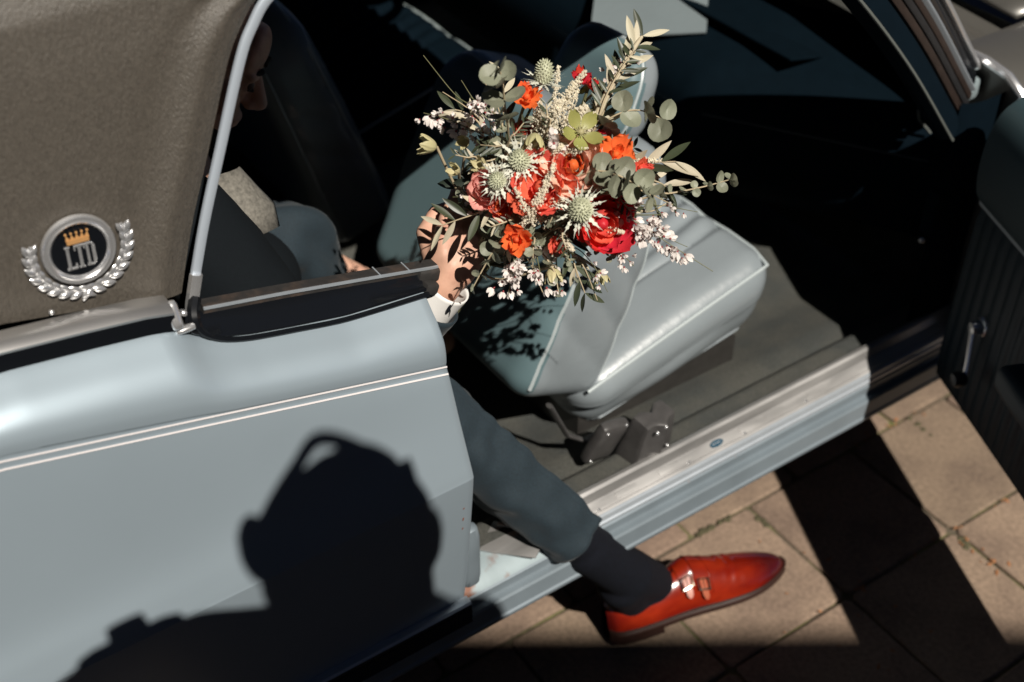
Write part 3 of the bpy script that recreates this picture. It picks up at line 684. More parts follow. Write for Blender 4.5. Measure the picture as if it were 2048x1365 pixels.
# ---- front bench: passenger half (seat frame as base part, cushion and the rest below it)
def seat_piece(name, fnpts, n, M, half, r, m, parent, fn=None):
    k = MB(); k.rbox(half, r, n, M, fn); return part(name, k, m, parent, weld=1e-5, angle=60)
def cushion(yc, hw, name_parent, xoff=0, m=None):
    hx, hz = .225, .085
    def fn(p):
        x, y, z = p
        tx = (x + hx)/(2*hx); tz = (z + hz)/(2*hz)
        # taper: underside tucked in at the front and the sides
        xx = x - .045*(1 - tz)*tx
        yy = y*(1 - .10*(1 - tz)) if y < 0 else y
        zz = z
        top = max(0, (tz - .55)/.45)
        crown = .020*(1 - (y/hw)**2)*top*math.sin(math.pi*min(1, max(0, tx)))
        yn = (y + hw)        # distance from outboard edge
        if yn > .13 and top > 0:
            ph_ = (yn - .13 - .12*(tx - .5)**2)/.048
            crown -= .011*abs(math.cos(math.pi*ph_))**3*top
        if top == 0 and tz > .1:  # soft drag wrinkles in the boxing
            yy += (.010 + .006*math.sin(9*tx + 5*tz))*math.sin(math.pi*tz)
        zz += crown
        zz *= lerp(.80, 1.05, tx)
        return (xx, yy, zz)
    M = Matrix.Translation((.558 + xoff, yc, .466)) @ Matrix.Rotation(math.radians(-12.5), 4, 'Y')
    k = MB(); k.rbox((hx, hw, hz), .062, 72, M, fn)
    cu = part('cushion', k, m or M_SEAT, name_parent, weld=1e-5, angle=70)
    # piping along the outboard top edge and front edge
    pts = []
    for t in np.linspace(0, 1, 30):
        pts.append(M @ Vector(fn(Vector((lerp(-hx + .020, hx - .03, t), -hw + .018, hz - .018)))) + Vector((0, -.0015, .001)))
    for t in np.linspace(.04, .9, 14):
        pts.append(M @ Vector(fn(Vector((hx - .018, lerp(-hw + .045, hw, t), hz - .018)))))
    k = MB(); k.tube(pts, .0032, 6); part('piping', k, M_PIPING, name_parent)
    return cu
def backrest(c, tilt, hw, hh, parent, facing=1, ht=.070):
    def fn(p):
        x, y, z = p; tz = (z + hh)/(2*hh)
        yy = y*(1 - .06*tz**3); xx = x
        # shoulders rounded down
        zz = z - .05*max(0, (abs(y)/hw - .72)/.28)**2*max(0, (tz - .6)/.4)
        if x > 0: xx += .018*math.sin(math.pi*min(1, max(0, tz)))*(1 - (y/hw)**2)
        else: xx -= .004*(1 - (y/hw)**2)
        xx += .014*(.5 - tz)*(-1 if x < 0 else 1)
        wv = max(0, (abs(y)/hw - .8)/.2)
        yy += math.copysign(.005*math.sin(17*tz + 2 + 30*x)*wv*math.sin(math.pi*tz), y)   # soft wrinkles on the boxing
        return (xx, yy, zz)
    M = Matrix.Translation(c) @ Matrix.Rotation(tilt, 4, 'Y')
    k = MB(); k.rbox((ht, hw, hh), .046, 48, M, fn)
    # front half pale vinyl, rear shell teal: split by local x of face
    Mi = M.inverted(); k.mi = [1 if sum((Mi @ Vector(k.v[i])).x for i in f)/4 < -ht + .022 else 0 for f in k.f]
    br = part('backrest', k, [M_SEAT, M_SEATBACK], parent, weld=1e-5, angle=70)
    for sx, m_ in ((-ht + .012, M_PIPING), (ht - .012, M_PIPING)):
        pts = [M @ Vector(fn(Vector((sx*.87, -hw + .010, lerp(-hh + .03, hh - .045, t))))) + Vector((0, -.001, 0)) for t in np.linspace(0, 1, 24)]
        pts += [M @ Vector(fn(Vector((sx*.87, lerp(-hw + .045, hw - .045, t), hh - .010)))) for t in np.linspace(0, 1, 20)]
        pts += [M @ Vector(fn(Vector((sx*.87, hw - .010, lerp(hh - .045, -hh + .03, t))))) for t in np.linspace(0, 1, 12)]
        k = MB(); k.tube(pts, .0034, 6); part('piping', k, m_, parent)
    return M
def headrest(M, parent, off, hw=.125, hh=.082):
    H = M @ Matrix.Translation(off)
    def fn(p): 
        return (p.x*(1 - .25*((p.z + hh)/(2*hh))) + .012*(p.y/hw)**2*-1, p.y*(1 - .10*((p.z + hh)/(2*hh))**2), p.z - .014*(p.y/hw)**4*(1 if p.z > 0 else 0))
    k = MB(); k.rbox((.050, hw, hh), .040, 16, H, fn)
    Hi = H.inverted(); k.mi = [1 if sum((Hi @ Vector(k.v[i])).x for i in f)/4 < -.014 else 0 for f in k.f]
    part('headrest', k, [M_SEAT, M_SEATBACK], parent, weld=1e-5, angle=70)
    ring = []
    for a in np.linspace(0, 2*math.pi, 40):
        cx, cz = math.cos(a), math.sin(a)
        p = Vector((-.014, (hw - .001)*max(-1, min(1, cx*1.25)), (hh - .001)*max(-1, min(1, cz*1.3))))
        # keep on rounded corner
        q_ = Vector((0, max(-(hw - .04), min(hw - .04, p.y)), max(-(hh - .04), min(hh - .04, p.z)))); d_ = Vector((0, p.y, p.z)) - q_
        if d_.length > 1e-6: p = Vector((-.014,) + tuple((q_ + d_.normalized()*.0405).yz))
        ring.append(H @ Vector(fn(p)))
    k = MB(); k.tube(ring, .003, 6); part('piping', k, M_PIPING, parent)
    for sy in (-.05, .05):
        k = MB(); k.tube([H @ Vector((0, sy, -hh + .01)), H @ Vector((0, sy, -hh - .06))], .005, 8); part('headrest_post', k, M_CHROME, parent)
k = MB(); k.box((.36, .22, .315), (.72, .72, .395)); fs = part('front_seat', k, M_DARK, car, smooth=False, label='pale blue vinyl passenger seat, backrest tipped forward')
cushion(.435, .275, fs)
MBK = backrest((.378, .435, .672), math.radians(23), .250, .220, fs, 1, .088)
headrest(MBK, fs, (.022, -.068, .276), .098, .072)
k = MB(); k.box((.36, 1.10, .315), (.72, 1.72, .395)); ds = part('front_seat', k, M_DARK, car, smooth=False, label='driver seat in the dark beyond the passenger seat')
cushion(1.40, .33, ds, 0, M_DASH)  # cushion takes the dark dash colour, its shade is put into the colour
_sb = M_SEATBACK; M_SEATBACK = M_PIPING  # paler shell on this backrest, soft light put into its colour
MBK2 = backrest((.235, 1.20, .66), math.radians(-17), .36, .25, ds); M_SEATBACK = _sb
# hinge cover, buckle housings and belt straps by the passenger seat
k = MB(); k.tube([(.262, .172, .495), (.290, .160, .425), (.325, .156, .395), (.350, .160, .390)], .009, 8, flat=.5); part('hinge_cover', k, M_BUCKLE, fs)
k = MB(); k.rbox((.029, .012, .048), .010, 6, frame((.338, .120, .418), Vector((.22, -.30, 1)), Vector((1, 0, -.2)))); bz = part('belt_buckle', k, M_BUCKLE, fs, weld=True)
for dx, dz in ((-.020, .034), (.018, .034), (-.022, -.036)):
    k = MB(); k.ell((.340 + dx + dz*.2, .109 - dz*.3, .420 + dz), (.0028, .0028, .0028), n=8, m=5); part('buckle_rivet', k, M_CHROME, fs)
bt = frame((.412, .098, .410), Vector((.05, -.18, 1)), Vector((1, .15, 0)))
k = MB(); k.rbox((.046, .026, .052), .006, 8, bt, fn=lambda p: (p.x*(1 - .26*(p.z + .052)/.104), p.y*(1 - .3*(p.z + .052)/.104) - .012*max(0, 1 - abs(p.x)/.02), p.z)); part('belt_retractor', k, M_BUCKLE, fs, weld=True)
for dx, dz in ((-.02, .044), (.0, .046), (.004, -.02), (.026, -.022)):
    k = MB(); k.ell(bt @ Vector((dx, -.028, dz)), (.0035, .0035, .0035), n=8, m=5); part('retractor_screw', k, M_CHROME, fs)
k = MB(); k.tube([(.372, .082, .372), (.385, .072, .368), (.41, .070, .368), (.44, .078, .372)], .0018, 6); part('retractor_trim', k, M_BUCK, fs)
# ---- rear bench and shelf
k = MB(); k.rbox((.27, .78, .10), .05, 14, Matrix.Translation((-.50, 1.0, .46)), fn=lambda p: (p.x, p.y, p.z + .02*(p.x/.27))); rs = part('rear_seat', k, M_SEATBACK, car, weld=True, angle=70)
k = MB(); k.rbox((.09, .78, .28), .05, 14, Matrix.Translation((-.80, 1.0, .74)) @ Matrix.Rotation(math.radians(-18), 4, 'Y')); part('rear_backrest', k, M_SEATBACK, rs, weld=True, angle=70)
k = MB(); k.box((-1.6, .1, .97), (-.9, 1.9, .985)); part('parcel_shelf', k, M_DARK, car, smooth=False)
k = MB(); k.grid([[(x, .105, z) for z in (.28, .60, .86, .93)] for x in np.linspace(-.028, -.95, 6)]); part('rear_side_trim', k, M_DOORTRIM, car)
k = MB(); k.grid([[(x, lerp(.115, .150, t), lerp(.95, 1.345, t)) for t in (0, .5, 1)] for x in np.linspace(-.33, -1.5, 6)]); part('sail_inner_trim', k, M_HEADLINER, car)
# ---- dashboard
k = MB(); dp = [(.93, .46), (.875, .52), (.858, .62), (.862, .675), (.885, .715), (.93, .745), (1.02, .768), (1.14, .800)]
k.grid([[(x + .62*max(0, .56 - y), y, z + .010*math.exp(-((y - 1.4)/.25)**2)*(z > .7)) for x, z in cr(dp, 70)] for y in np.linspace(.14, 1.86, 90)]); da = part('dashboard', k, M_DASH, car, angle=60)
k = MB(); k.tube([(.861 + .62*max(0, .56 - y), y, .66) for y in np.linspace(.17, 1.0, 24)], .0025, 8); part('dash_trim_bar', k, mat('dull_dash_trim', (.06, .07, .075), .4, .6), da)
k = MB(); k.rbox((.006, .20, .055), .005, 4, Matrix.Translation((.858, .79, .59)) @ Matrix.Rotation(.18, 4, 'Y')); part('glovebox_lid', k, M_DASH, da, weld=True)
PDM = frame((.945, .785, .772), Vector((-.25, -.1, 1)), Vector((.75, -.66, 0)))
k = MB(); k.rbox((.115, .10, .004), .004, 4, PDM); part('pale_dash_panel', k, M_SEAT, da, weld=True)
k = MB(); k.rbox((.045, .19, .004), .004, 4, Matrix.Translation((1.03, .62, .775)) @ Matrix.Rotation(.2, 4, 'Y')); part('demister_vent', k, M_DASH, da, weld=True)
stw = MB(); sm = frame((.70, 1.42, .80), Vector((-.85, 0, .5)), Vector((0, 1, 0)))
stw.tube([sm @ Vector((.19*math.cos(a), .19*math.sin(a), 0)) for a in np.linspace(0, 2*math.pi, 40)], .012, 8); stw.tube([sm @ Vector((-.19, 0, 0)), sm @ Vector((0, 0, -.03)), sm @ Vector((.19, 0, 0))], .014, 8); stw.tube([sm @ Vector((0, 0, -.03)), sm @ Vector((0, 0, -.22))], .03, 8)
part('steering_wheel', stw, M_DARK, car)

# ---- the open door
DH = Vector((1.028, -.004, 0)); DU = Vector((-.394, -.919, 0)).normalized(); DN = Vector((-.919, .394, 0)).normalized()   # along door, towards interior
def D(u, w, z): return DH + DU*u + DN*w + Vector((0, 0, z))
TH = .105
k = MB(); rows = []
outer = [(-TH + .015, .312), (-TH + .002, .318), (-TH - .004, .36), (-TH - .016, .55), (-TH - .020, .667), (-TH - .010, .75), (-TH + .012, .84), (-TH + .040, .885), (-TH + .055, .893)]
inner = [(-.030, .895), (-.012, .892), (-.004, .880)]
under = [(-.004, .316), (-.03, .310), (-TH + .015, .312)]
for u in [.0, .002, .01] + list(np.linspace(.05, 1.0, 18)) + [1.04, 1.048, 1.05]:
    ins = .006 if u in (.0, 1.05) else 0
    rows.append([D(u, w*(1 - ins*5) , z - ins*.3) for w, z in [(-.004, .3162), (-.03, .3102)] + cr(outer, 20) + inner])
k.grid(rows)
for rr_ in (rows[0], rows[-1]):
    o_ = len(k.v); k.v += [tuple(p) for p in rr_]; k.f.append(tuple(range(o_, o_ + len(rr_)))); k.mi.append(0)
door = part('door', k, M_PAINT, car, weld=True, angle=40, label='open door seen from its dark inner side')
# pleated inner trim
k = MB(); rows = []
for u in np.linspace(.012, 1.04, 220):
    row = []
    for z in np.linspace(.325, .70, 14):
        a = min(1, max(0, (z - .34)/.02))*min(1, max(0, (.69 - z)/.015))
        row.append(D(u, .006 + .006*abs(math.sin(math.pi*u/.028))**.6*a, z))
    rows.append(row)
k.grid(rows); part('pleated_trim', k, M_DOORTRIM, door, angle=70)
k = MB(); k.grid([[D(u, w, z) for w, z in cr([(.004, .702), (.020, .715), (.030, .76), (.030, .82), (.018, .868), (-.006, .892), (-.030, .896)], 16)] for u in [.008] + list(np.linspace(.02, 1.04, 20))]); 
k.grid([[D(.008, w, z), D(.004, w*.5 - .01, z)] for w, z in cr([(.004, .702), (.020, .715), (.030, .76), (.030, .82), (.018, .868), (-.006, .892), (-.030, .896)], 16)]); part('door_top_pad', k, mat('door_pad_vinyl', (.035, .06, .068), .45, bump=.1, bscale=400), door, angle=60)
k = MB(); k.grid([[D(u, .014 + .002*s_, lerp(.700, .712, s_)) for s_ in (0, .5, 1)] for u in np.linspace(.012, 1.04, 4)]); part('trim_line', k, M_CHROME_R, door)
ar = MB(); ar.rbox((.25, .032, .028), .018, 8, Matrix(((DU.x, DN.x, 0, D(.50, .04, 0).x), (DU.y, DN.y, 0, D(.50, .04, 0).y), (0, 0, 1, .535), (0, 0, 0, 1)))); part('armrest', ar, M_DOORTRIM, door, weld=True)
k = MB(); k.lathe([(.0001, .022), (.010, .021), (.0125, .016), (.0135, .004), (.018, .002), (.019, 0)], 20, frame(D(.108, .010, .512), DN, (0, 0, 1))); cb = part('window_crank', k, M_CHROME, door)
k = MB(); k.tube([D(.108, .028, .512), D(.118, .031, .490), D(.133, .036, .455), D(.141, .040, .436)], [.0075, .006, .0055, .006], 8, flat=.5); part('crank_arm', k, M_CHROME, door)
k = MB(); k.lathe([(.0001, .026), (.011, .024), (.014, .016), (.013, .006), (.009, 0), (.0001, 0)], 18, frame(D(.143, .038, .430), DN, (0, 0, 1))); part('crank_knob', k, M_DARK, door)
k = MB(); k.sweep([D(u, -.062, .8965) for u in np.linspace(.03, 1.04, 6)], [(-.008, -.004), (.008, -.004), (.008, .004), (-.008, .004)]); part('door_felt', k, M_RUBBER, door, smooth=False)
# wheels, mostly out of sight
for x, y in ((1.75, .16), (-1.75, .16), (1.75, 1.84), (-1.75, 1.84)):
    W = frame((x, y, .34), Vector((0, -1 if y < 1 else 1, 0)), (0, 0, 1))
    k = MB(); k.lathe([(.19, -.10), (.30, -.105), (.335, -.08), (.34, 0), (.335, .08), (.30, .105), (.19, .09), (.19, -.10)], 40, W); wt = part('wheel', k, M_RUBBER, car)
    k = MB(); k.lathe([(.0001, .075), (.05, .08), (.09, .06), (.16, .07), (.19, .095), (.195, .07)], 32, W); part('hub_cap', k, M_CHROME, wt)

# ================================================================== THE GROOM on the rear seat
man = thing('person', 'man in dark teal suit on the rear seat, one leg out, holding the bouquet', 'person', (-.3, .45, .36))
# ---- one continuous body: head, neck, torso core, arms with hands, legs inside the clothes
hf = Vector((.68, -.56, -.48)).normalized(); hu = Vector((.33, -.06, .94)); hu = (hu - hf*hu.dot(hf)).normalized(); hl_ = hu.cross(hf)
HC = Vector((-.030, .470, .990)) - hf*.122 + hu*.02
HM = Matrix(((hf.x, hl_.x, hu.x, HC.x), (hf.y, hl_.y, hu.y, HC.y), (hf.z, hl_.z, hu.z, HC.z), (0, 0, 0, 1)))
def hp(x, y, z): return HM @ Vector((x, y, z))
R3 = HM.to_3x3()
def hell(k, c, r, rot=None, n=16, m=12): k.ell(hp(*c), r, R3 if rot is None else R3 @ rot, n, m)
b = MB()
hell(b, (-.015, 0, .045), (.098, .076, .085)); hell(b, (.030, 0, .010), (.066, .066, .088)); hell(b, (.050, 0, -.055), (.044, .050, .052)); hell(b, (.066, 0, -.088), (.024, .028, .022))
hell(b, (.075, 0, .048), (.022, .058, .040)); hell(b, (.090, .028, .030), (.010, .024, .008)); hell(b, (.090, -.028, .030), (.010, .024, .008))
b.cap(hp(.090, 0, .022), hp(.113, 0, -.016), .009, .0115, 12); hell(b, (.108, 0, -.020), (.015, .012, .009)); hell(b, (.101, .011, -.022), (.009, .007, .007)); hell(b, (.101, -.011, -.022), (.009, .007, .007))
hell(b, (.088, 0, -.050), (.013, .024, .006)); hell(b, (.087, 0, -.061), (.012, .020, .006)); hell(b, (.083, .030, .012), (.012, .014, .012)); hell(b, (.083, -.030, .012), (.012, .014, .012))
for s_ in (-1, 1):
    hell(b, (.060, s_*.052, -.010), (.030, .018, .028)); hell(b, (-.010, s_*.078, .0), (.020, .009, .032), Matrix.Rotation(-.2, 3, 'Y')); hell(b, (-.012, s_*.080, -.024), (.011, .006, .011))
nb = Vector((-.20, .52, .885))
b.cap(hp(-.03, 0, -.06), nb, .056, .062, 16)
shR, shL = Vector((-.215, .300, .935)), Vector((-.19, .720, .885)); chest = Vector((-.31, .53, .76)); pelv = Vector((-.46, .50, .615))
b.cap(shR, shL, .05, .05); b.cap(nb, chest, .10, .12); b.cap(chest + Vector((.02, -.07, .05)), pelv, .10, .11); b.cap(chest + Vector((.02, .07, .05)), pelv + Vector((0, .05, 0)), .10, .11)
elR, wrR = Vector((-.105, .165, .700)), Vector((.022, .082, .900))
b.cap(shR, elR, .045, .036); b.cap(elR, wrR, .038, .0245, 16)
kn_h = Vector((.060, .086, .962))      # knuckle row centre of the right hand
b.cap(wrR, wrR.lerp(kn_h, .35), .0250, .026, 16)
# right hand: palm, four bent fingers round the stems, thumb from the side of the palm
hd_ = (kn_h - wrR).normalized()
back = (CAM_LOC - kn_h); back = (back - hd_*back.dot(hd_)).normalized()       # back of the hand
side_ = hd_.cross(back).normalized()                                             # across the knuckles
if side_.dot(UP) < 0: side_ = -side_
palm0 = wrR.lerp(kn_h, .30)
for i, a in enumerate((-.027, -.009, .009, .027)):
    b.cap(palm0 + side_*a*.55, kn_h + side_*a + hd_*(.004 - abs(a)*.25), .0185, .0125, 12)
for i, (a, ln, r) in enumerate(((.030, .92, .0095), (.0105, 1.0, .0100), (-.010, .95, .0096), (-.029, .76, .0084))):
    k0 = kn_h + side_*a + hd_*.004; k1 = k0 + (hd_*.80 - back*.55)*.042*ln; k2 = k1 + (hd_*.02 - back*1.0 + side_*.1)*.027*ln; k3 = k2 + (-hd_*.75 - back*.35)*.021*ln
    b.cap(k0, k1, r*1.12, r, 10); b.cap(k1, k2, r, r*.92, 10); b.cap(k2, k3, r*.92, r*.78, 10)
t0 = palm0 + side_*.022 - back*.006; t1 = t0 + (hd_*.55 + side_*.62 - back*.45)*.042; t2 = t1 + (hd_*.75 - side_*.05 - back*.65)*.034; t3 = t2 + (hd_*.35 - side_*.45 - back*.75)*.026
b.cap(t0, t1, .0165, .0125, 12); b.cap(t1, t2, .0118, .0105, 10); b.cap(t2, t3, .0105, .0082, 10)
for i, a in enumerate((-.029, -.010, .0105, .030)):
    b.ell(kn_h + side_*a + hd_*.003 + back*.007, (.0085, .0085, .0085)); b.cap(kn_h + side_*a + back*.008, palm0 + side_*a*.35 + back*.018, .0045, .0035, 8)
# left arm, hand resting by the left knee
elL, wrL = Vector((-.10, .80, .62)), Vector((.110, .650, .560))
b.cap(shL, elL, .045, .036); b.cap(elL, wrL, .036, .024)
hdl = Vector((.045, -.065, -.030)).normalized(); sdl = Vector((.75, .55, 0)).normalized()
b.cap(wrL, wrL + hdl*.07, .026, .027)
for a, ln in ((-.027, .8), (-.009, 1), (.009, .95), (.026, .75)):
    p0_ = wrL + hdl*.075 + sdl*a; p1_ = p0_ + hdl*.036*ln + Vector((0, 0, -.010)); p2_ = p1_ + hdl*.020*ln + Vector((0, 0, -.022)); b.cap(p0_, p1_, .0105, .0095, 10); b.cap(p1_, p2_, .0095, .008, 10)
b.cap(wrL + hdl*.03 - sdl*.02, wrL + hdl*.075 - sdl*.050, .013, .009, 10)
# legs
hipR, knR, anR = Vector((-.42, .40, .62)), Vector((-.015, .160, .655)), Vector((.305, .012, .190))
hipL, knL, anL = Vector((-.42, .60, .62)), Vector((-.020, .520, .722)), Vector((.10, .56, .40))
b.cap(pelv, hipR, .10, .085); b.cap(pelv, hipL, .10, .085)
b.cap(hipR, knR, .075, .055); b.cap(knR, anR, .042, .026); b.cap(hipL, knL, .075, .055); b.cap(knL, anL, .052, .034)
b.cap(anR, Vector((.372, .036, .085)), .032, .026); b.cap(Vector((.372, .036, .080)), Vector((.56, .004, .055)), .024, .018); b.cap(anL, anL + Vector((.18, -.02, -.03)), .034, .028)
body = part('body', b, M_SKIN, man); remesh(body, .0036, 4, .5)
# hair, beard and brow
k = MB(); hell(k, (-.028, 0, .060), (.092, .080, .080)); hell(k, (-.065, 0, .0), (.048, .070, .070)); ha = part('hair', k, M_BEARD, man); remesh(ha, .006, 3)
k = MB(); hell(k, (.046, 0, -.070), (.046, .0525, .045)); hell(k, (.070, 0, -.094), (.024, .030, .021)); be = part('beard', k, M_BEARD, man); remesh(be, .005, 3)
for s_ in (-1, 1):
    k = MB(); k.tube([hp(.098, s_*.012, .033), hp(.099, s_*.028, .038), hp(.088, s_*.046, .032)], [.0035, .0045, .002], 6); part('eyebrow', k, M_BEARD, man)
    k = MB(); k.ell(hp(.088, s_*.030, .014), (.009, .011, .009)); part('eye', k, mat('eyelid_skin', (.10, .055, .04), .5), man)
    k = MB(); k.tube([hp(.094, s_*.018, .010), hp(.0985, s_*.030, .008), hp(.092, s_*.042, .010)], [.001, .0018, .001], 6); part('eyelashes', k, M_BEARD, man)

def sleeve(path, rads, n=28, seed=0, amp=.004, crease=None, flat=None, rings=60, freq=26, folds=0):
    P = cr(path, rings); rr_ = np.interp(np.linspace(0, 1, rings), np.linspace(0, 1, len(rads)), rads)
    rows = []; prev = None
    for i in range(rings):
        p = Vector(P[i]); t = (Vector(P[min(i + 1, rings - 1)]) - Vector(P[max(i - 1, 0)])).normalized()
        a = (Vector((0, 0, 1)) - t*t.z).normalized() if prev is None else (prev - t*prev.dot(t)).normalized(); prev = a; bb = t.cross(a); row = []
        for j in range(n):
            th = 2*math.pi*j/n; d = a*math.cos(th) + bb*math.sin(th)
            w_ = amp*(mnoise.noise(Vector((p + d*rr_[i])*freq) + Vector((seed, 0, 0))) + .6*mnoise.noise(Vector((p.x*14 + d.x*1.2, p.y*14 + d.y*1.2, p.z*40 + seed))))
            r_ = rr_[i] + w_ + folds*(math.sin(th*5 + seed + 3*math.sin(i*.09)) + .6*math.sin(th*3 - i*.22))*math.sin(math.pi*i/rings)
            if crease is not None:
                for cv_, h_ in crease:
                    c_ = math.atan2(Vector(cv_).dot(bb), Vector(cv_).dot(a)); dd_ = (th - c_ + math.pi) % (2*math.pi) - math.pi; r_ += h_*max(0, 1 - abs(dd_)/.5)**1.4 - .0020*math.exp(-((dd_ - .10)/.035)**2)
            row.append(p + d*r_)
        rows.append(row)
    return rows
def cloth(name, rows, m, parent, thick=.002):
    k = MB(); k.grid(rows, wrap_v=True); o = part(name, k, m, parent, angle=80); solid(o, thick, -1.0); return o
# trousers: right leg out of the car, left knee up
hemR = Vector((.200, .020, .362))
tR = sleeve([hipR + Vector((-.03, .0, .01)), hipR.lerp(knR, .55) + Vector((0, 0, .01)), knR + Vector((.0, 0, .008)), knR.lerp(hemR, .42) + Vector((.006, 0, .006)), hemR], [.100, .086, .060, .054, .0495, .0475], 120, 3, .0065, crease=(((.75, -.45, .50), .013), ((-.75, .45, -.5), .012)), rings=150, folds=.0022)
cloth('trouser_leg', tR, M_SUIT, man, .0025)
tL = sleeve([hipL + Vector((-.03, 0, .01)), hipL.lerp(knL, .6), knL + Vector((.005, 0, .006)), knL.lerp(anL, .3) + Vector((.015, 0, .0)), anL + Vector((.01, 0, -.03))], [.100, .078, .060, .060, .062, .062], 48, 9, .008, rings=90, freq=18, folds=.0060)
cloth('trouser_leg', tL, M_SUIT, man, .0025)
# jacket: torso and sleeves
k = MB(); rows = []
for i in range(26):
    t = i/25; c_ = cr([tuple(pelv + Vector((.0, .02, -.04))), tuple(chest), tuple((shR + shL)/2 + Vector((-.03, 0, -.02))), tuple(nb + Vector((-.012, 0, .01)))], 26)[i]
    hw = interp(t, [0, .3, .62, .8, 1], [.175, .175, .20, .17, .066]); hd2 = interp(t, [0, .3, .6, .85, 1], [.135, .135, .125, .095, .066])
    row = []
    for j in range(48):
        th = 2*math.pi*j/48; r1 = 1 + .04*mnoise.noise(Vector((t*5, math.cos(th)*3, math.sin(th)*3)))
        row.append(Vector(c_) + (Vector((.80, 0, -.55))*math.cos(th)*hd2 + Vector((.0, 1, -.08))*math.sin(th)*hw)*r1)
    rows.append(row)
cloth('jacket', rows, M_SUIT_SHADE, man, .004)
fo = (wrR - elR).normalized()
sR = sleeve([shR + Vector((-.04, .13, .0)), shR + Vector((-.01, .03, .004)), shR.lerp(elR, .5), elR + Vector((-.01, 0, -.005)), elR.lerp(wrR, .5), wrR - fo*.030], [.080, .076, .064, .055, .049, .043], 30, 5, .004)
_n = 34; cloth('jacket_upper_sleeve', sR[:_n + 1], M_SUIT_SHADE, man, .003); cloth('jacket_sleeve', sR[_n:], M_SUIT, man, .003)  # one sleeve, its upper part in the shade-darkened suit colour
sL = sleeve([shL, shL.lerp(elL, .5), elL, elL.lerp(wrL, .5), wrL - (wrL - elL).normalized()*.02], [.072, .062, .054, .047, .042], 30, 7, .004); cloth('jacket_sleeve', sL, M_SUIT_SHADE, man, .003)
for w_, e_ in ((wrR, elR), (wrL, elL)):
    f_ = (w_ - e_).normalized(); cloth('shirt_cuff', sleeve([w_ - f_*.05, w_ - f_*.02, w_ + f_*.004], [.038, .037, .0365], 30, 2, .0008, rings=10), M_SHIRT, man, .0022)
k = MB(); k.ell(Vector((-.19, .40, .70)), (.15, .13, .10), None, 20, 14); k.ell(Vector((-.10, .47, .72)), (.085, .10, .075), None, 20, 14); jk = part('thigh_shade', k, M_SUIT_SHADE, man); remesh(jk, .012, 4)  # added dark form over the thigh, standing in for shade
# waistcoat front and collar
vq = [[(-.150, .40, .950), (-.122, .405, .945)], [(-.150, .372, .930), (-.105, .390, .915)], [(-.150, .352, .905), (-.092, .375, .895)], [(-.150, .345, .880), (-.098, .355, .875)]]
k = MB(); k.grid([[Vector(r[0]).lerp(Vector(r[1]), t) + Vector((.004, -.010, .006))*math.sin(math.pi*t) for t in np.linspace(0, 1, 8)] for r in [[tuple(a_) for a_ in rr_] for rr_ in vq]]); solid(part('waistcoat', k, M_VEST, man), .02)
k = MB(); k.tube([nb + Vector((.055*math.cos(a), .062*math.sin(a), .015 + .01*math.cos(a))) for a in np.linspace(0, 2*math.pi, 24)], .014, 8, flat=1.3); part('shirt_collar', k, M_SHIRT, man)
# ---- double-strap shoe
SF = Vector((.983, -.184, 0)).normalized(); SLf = Vector((-SF.y, SF.x, 0)); S0 = Vector((.302, .043, 0)); SLn = .370
SRC, SRS = math.cos(math.radians(17)), math.sin(math.radians(17))
def shp(t, y, z):
    y2, z2 = .045 + (y - .045)*SRC + z*SRS, z*SRC - (y - .045)*SRS
    return S0 + SF*(t*SLn) + SLf*(y2 - .012) + Vector((0, 0, z2 + .002))
TT = [0, .02, .06, .14, .25, .36, .45, .55, .65, .72, .80, .87, .93, .97, .99, 1.0]
HW = [.012, .026, .0335, .0375, .0385, .0385, .0410, .0460, .0495, .0500, .0465, .0395, .0300, .0205, .0130, .0045]
TZ = [.074, .086, .092, .088, .082, .094, .1080, .0950, .0820, .0745, .0660, .0580, .0500, .0420, .0340, .022]
def hwf(t): return interp(t, TT, HW)
def tzf(t): return interp(t, TT, TZ)
SB = .024   # top of the welt
def upper(t, th, off=0):
    # th 0..pi from right (outer, -y) edge over the top to the left edge
    w_, h_ = hwf(t) + off, tzf(t) - SB + off; c_, s_ = math.cos(th), math.sin(th)
    e_ = .86
    y = -w_*math.copysign(abs(c_)**e_, c_); z = SB - .004*0 + h_*abs(s_)**.85 + .010*max(0, (t - .75)/.25)**2*0
    wr_ = .0020*math.sin((t - .66 + .02*math.cos(th*2))*120)*math.exp(-((t - .655)/.045)**2)*abs(s_)
    if t > .93: z *= 1
    return shp(t, y*(1 - .05*abs(s_)), z + wr_ + .012*max(0, t - .6)**1.5)
k = MB(); rows = []
ts = list(np.linspace(0, .06, 6)) + list(np.linspace(.08, .42, 24)) + list(np.linspace(.43, .98, 40)) + [.985, .99, .995, 1.0]
for t in ts:
    row = []
    for j in range(33):
        th = math.pi*j/32
        if .035 < t < .385:
            lim = 1.26 if t > .1 else lerp(1.48, 1.26, (t - .035)/.065)
            if t > .31: lim = lerp(1.26, 1.56, ((t - .31)/.075)**.8)
            th2 = min(th, lim) if th <= math.pi/2 else max(th, math.pi - lim)
            p = upper(t, th2)
            if th <= math.pi/2 and th > lim: p = p + SLf*(.5*(th - lim)*.004) + Vector((0, 0, -.035*min(1, (th - lim)/.25)))
            if th > math.pi/2 and th < math.pi - lim: p = p - SLf*(.5*(math.pi - lim - th)*.004) + Vector((0, 0, -.035*min(1, (math.pi - lim - th)/.25)))
        else: p = upper(t, th)
        row.append(p)
    rows.append(row)
k.grid(rows)
shoe_t = [t for t in ts for j in range(33)]
shoe = part('shoe', k, M_SHOE, man, angle=80, label='polished red-brown leather double-strap shoe')
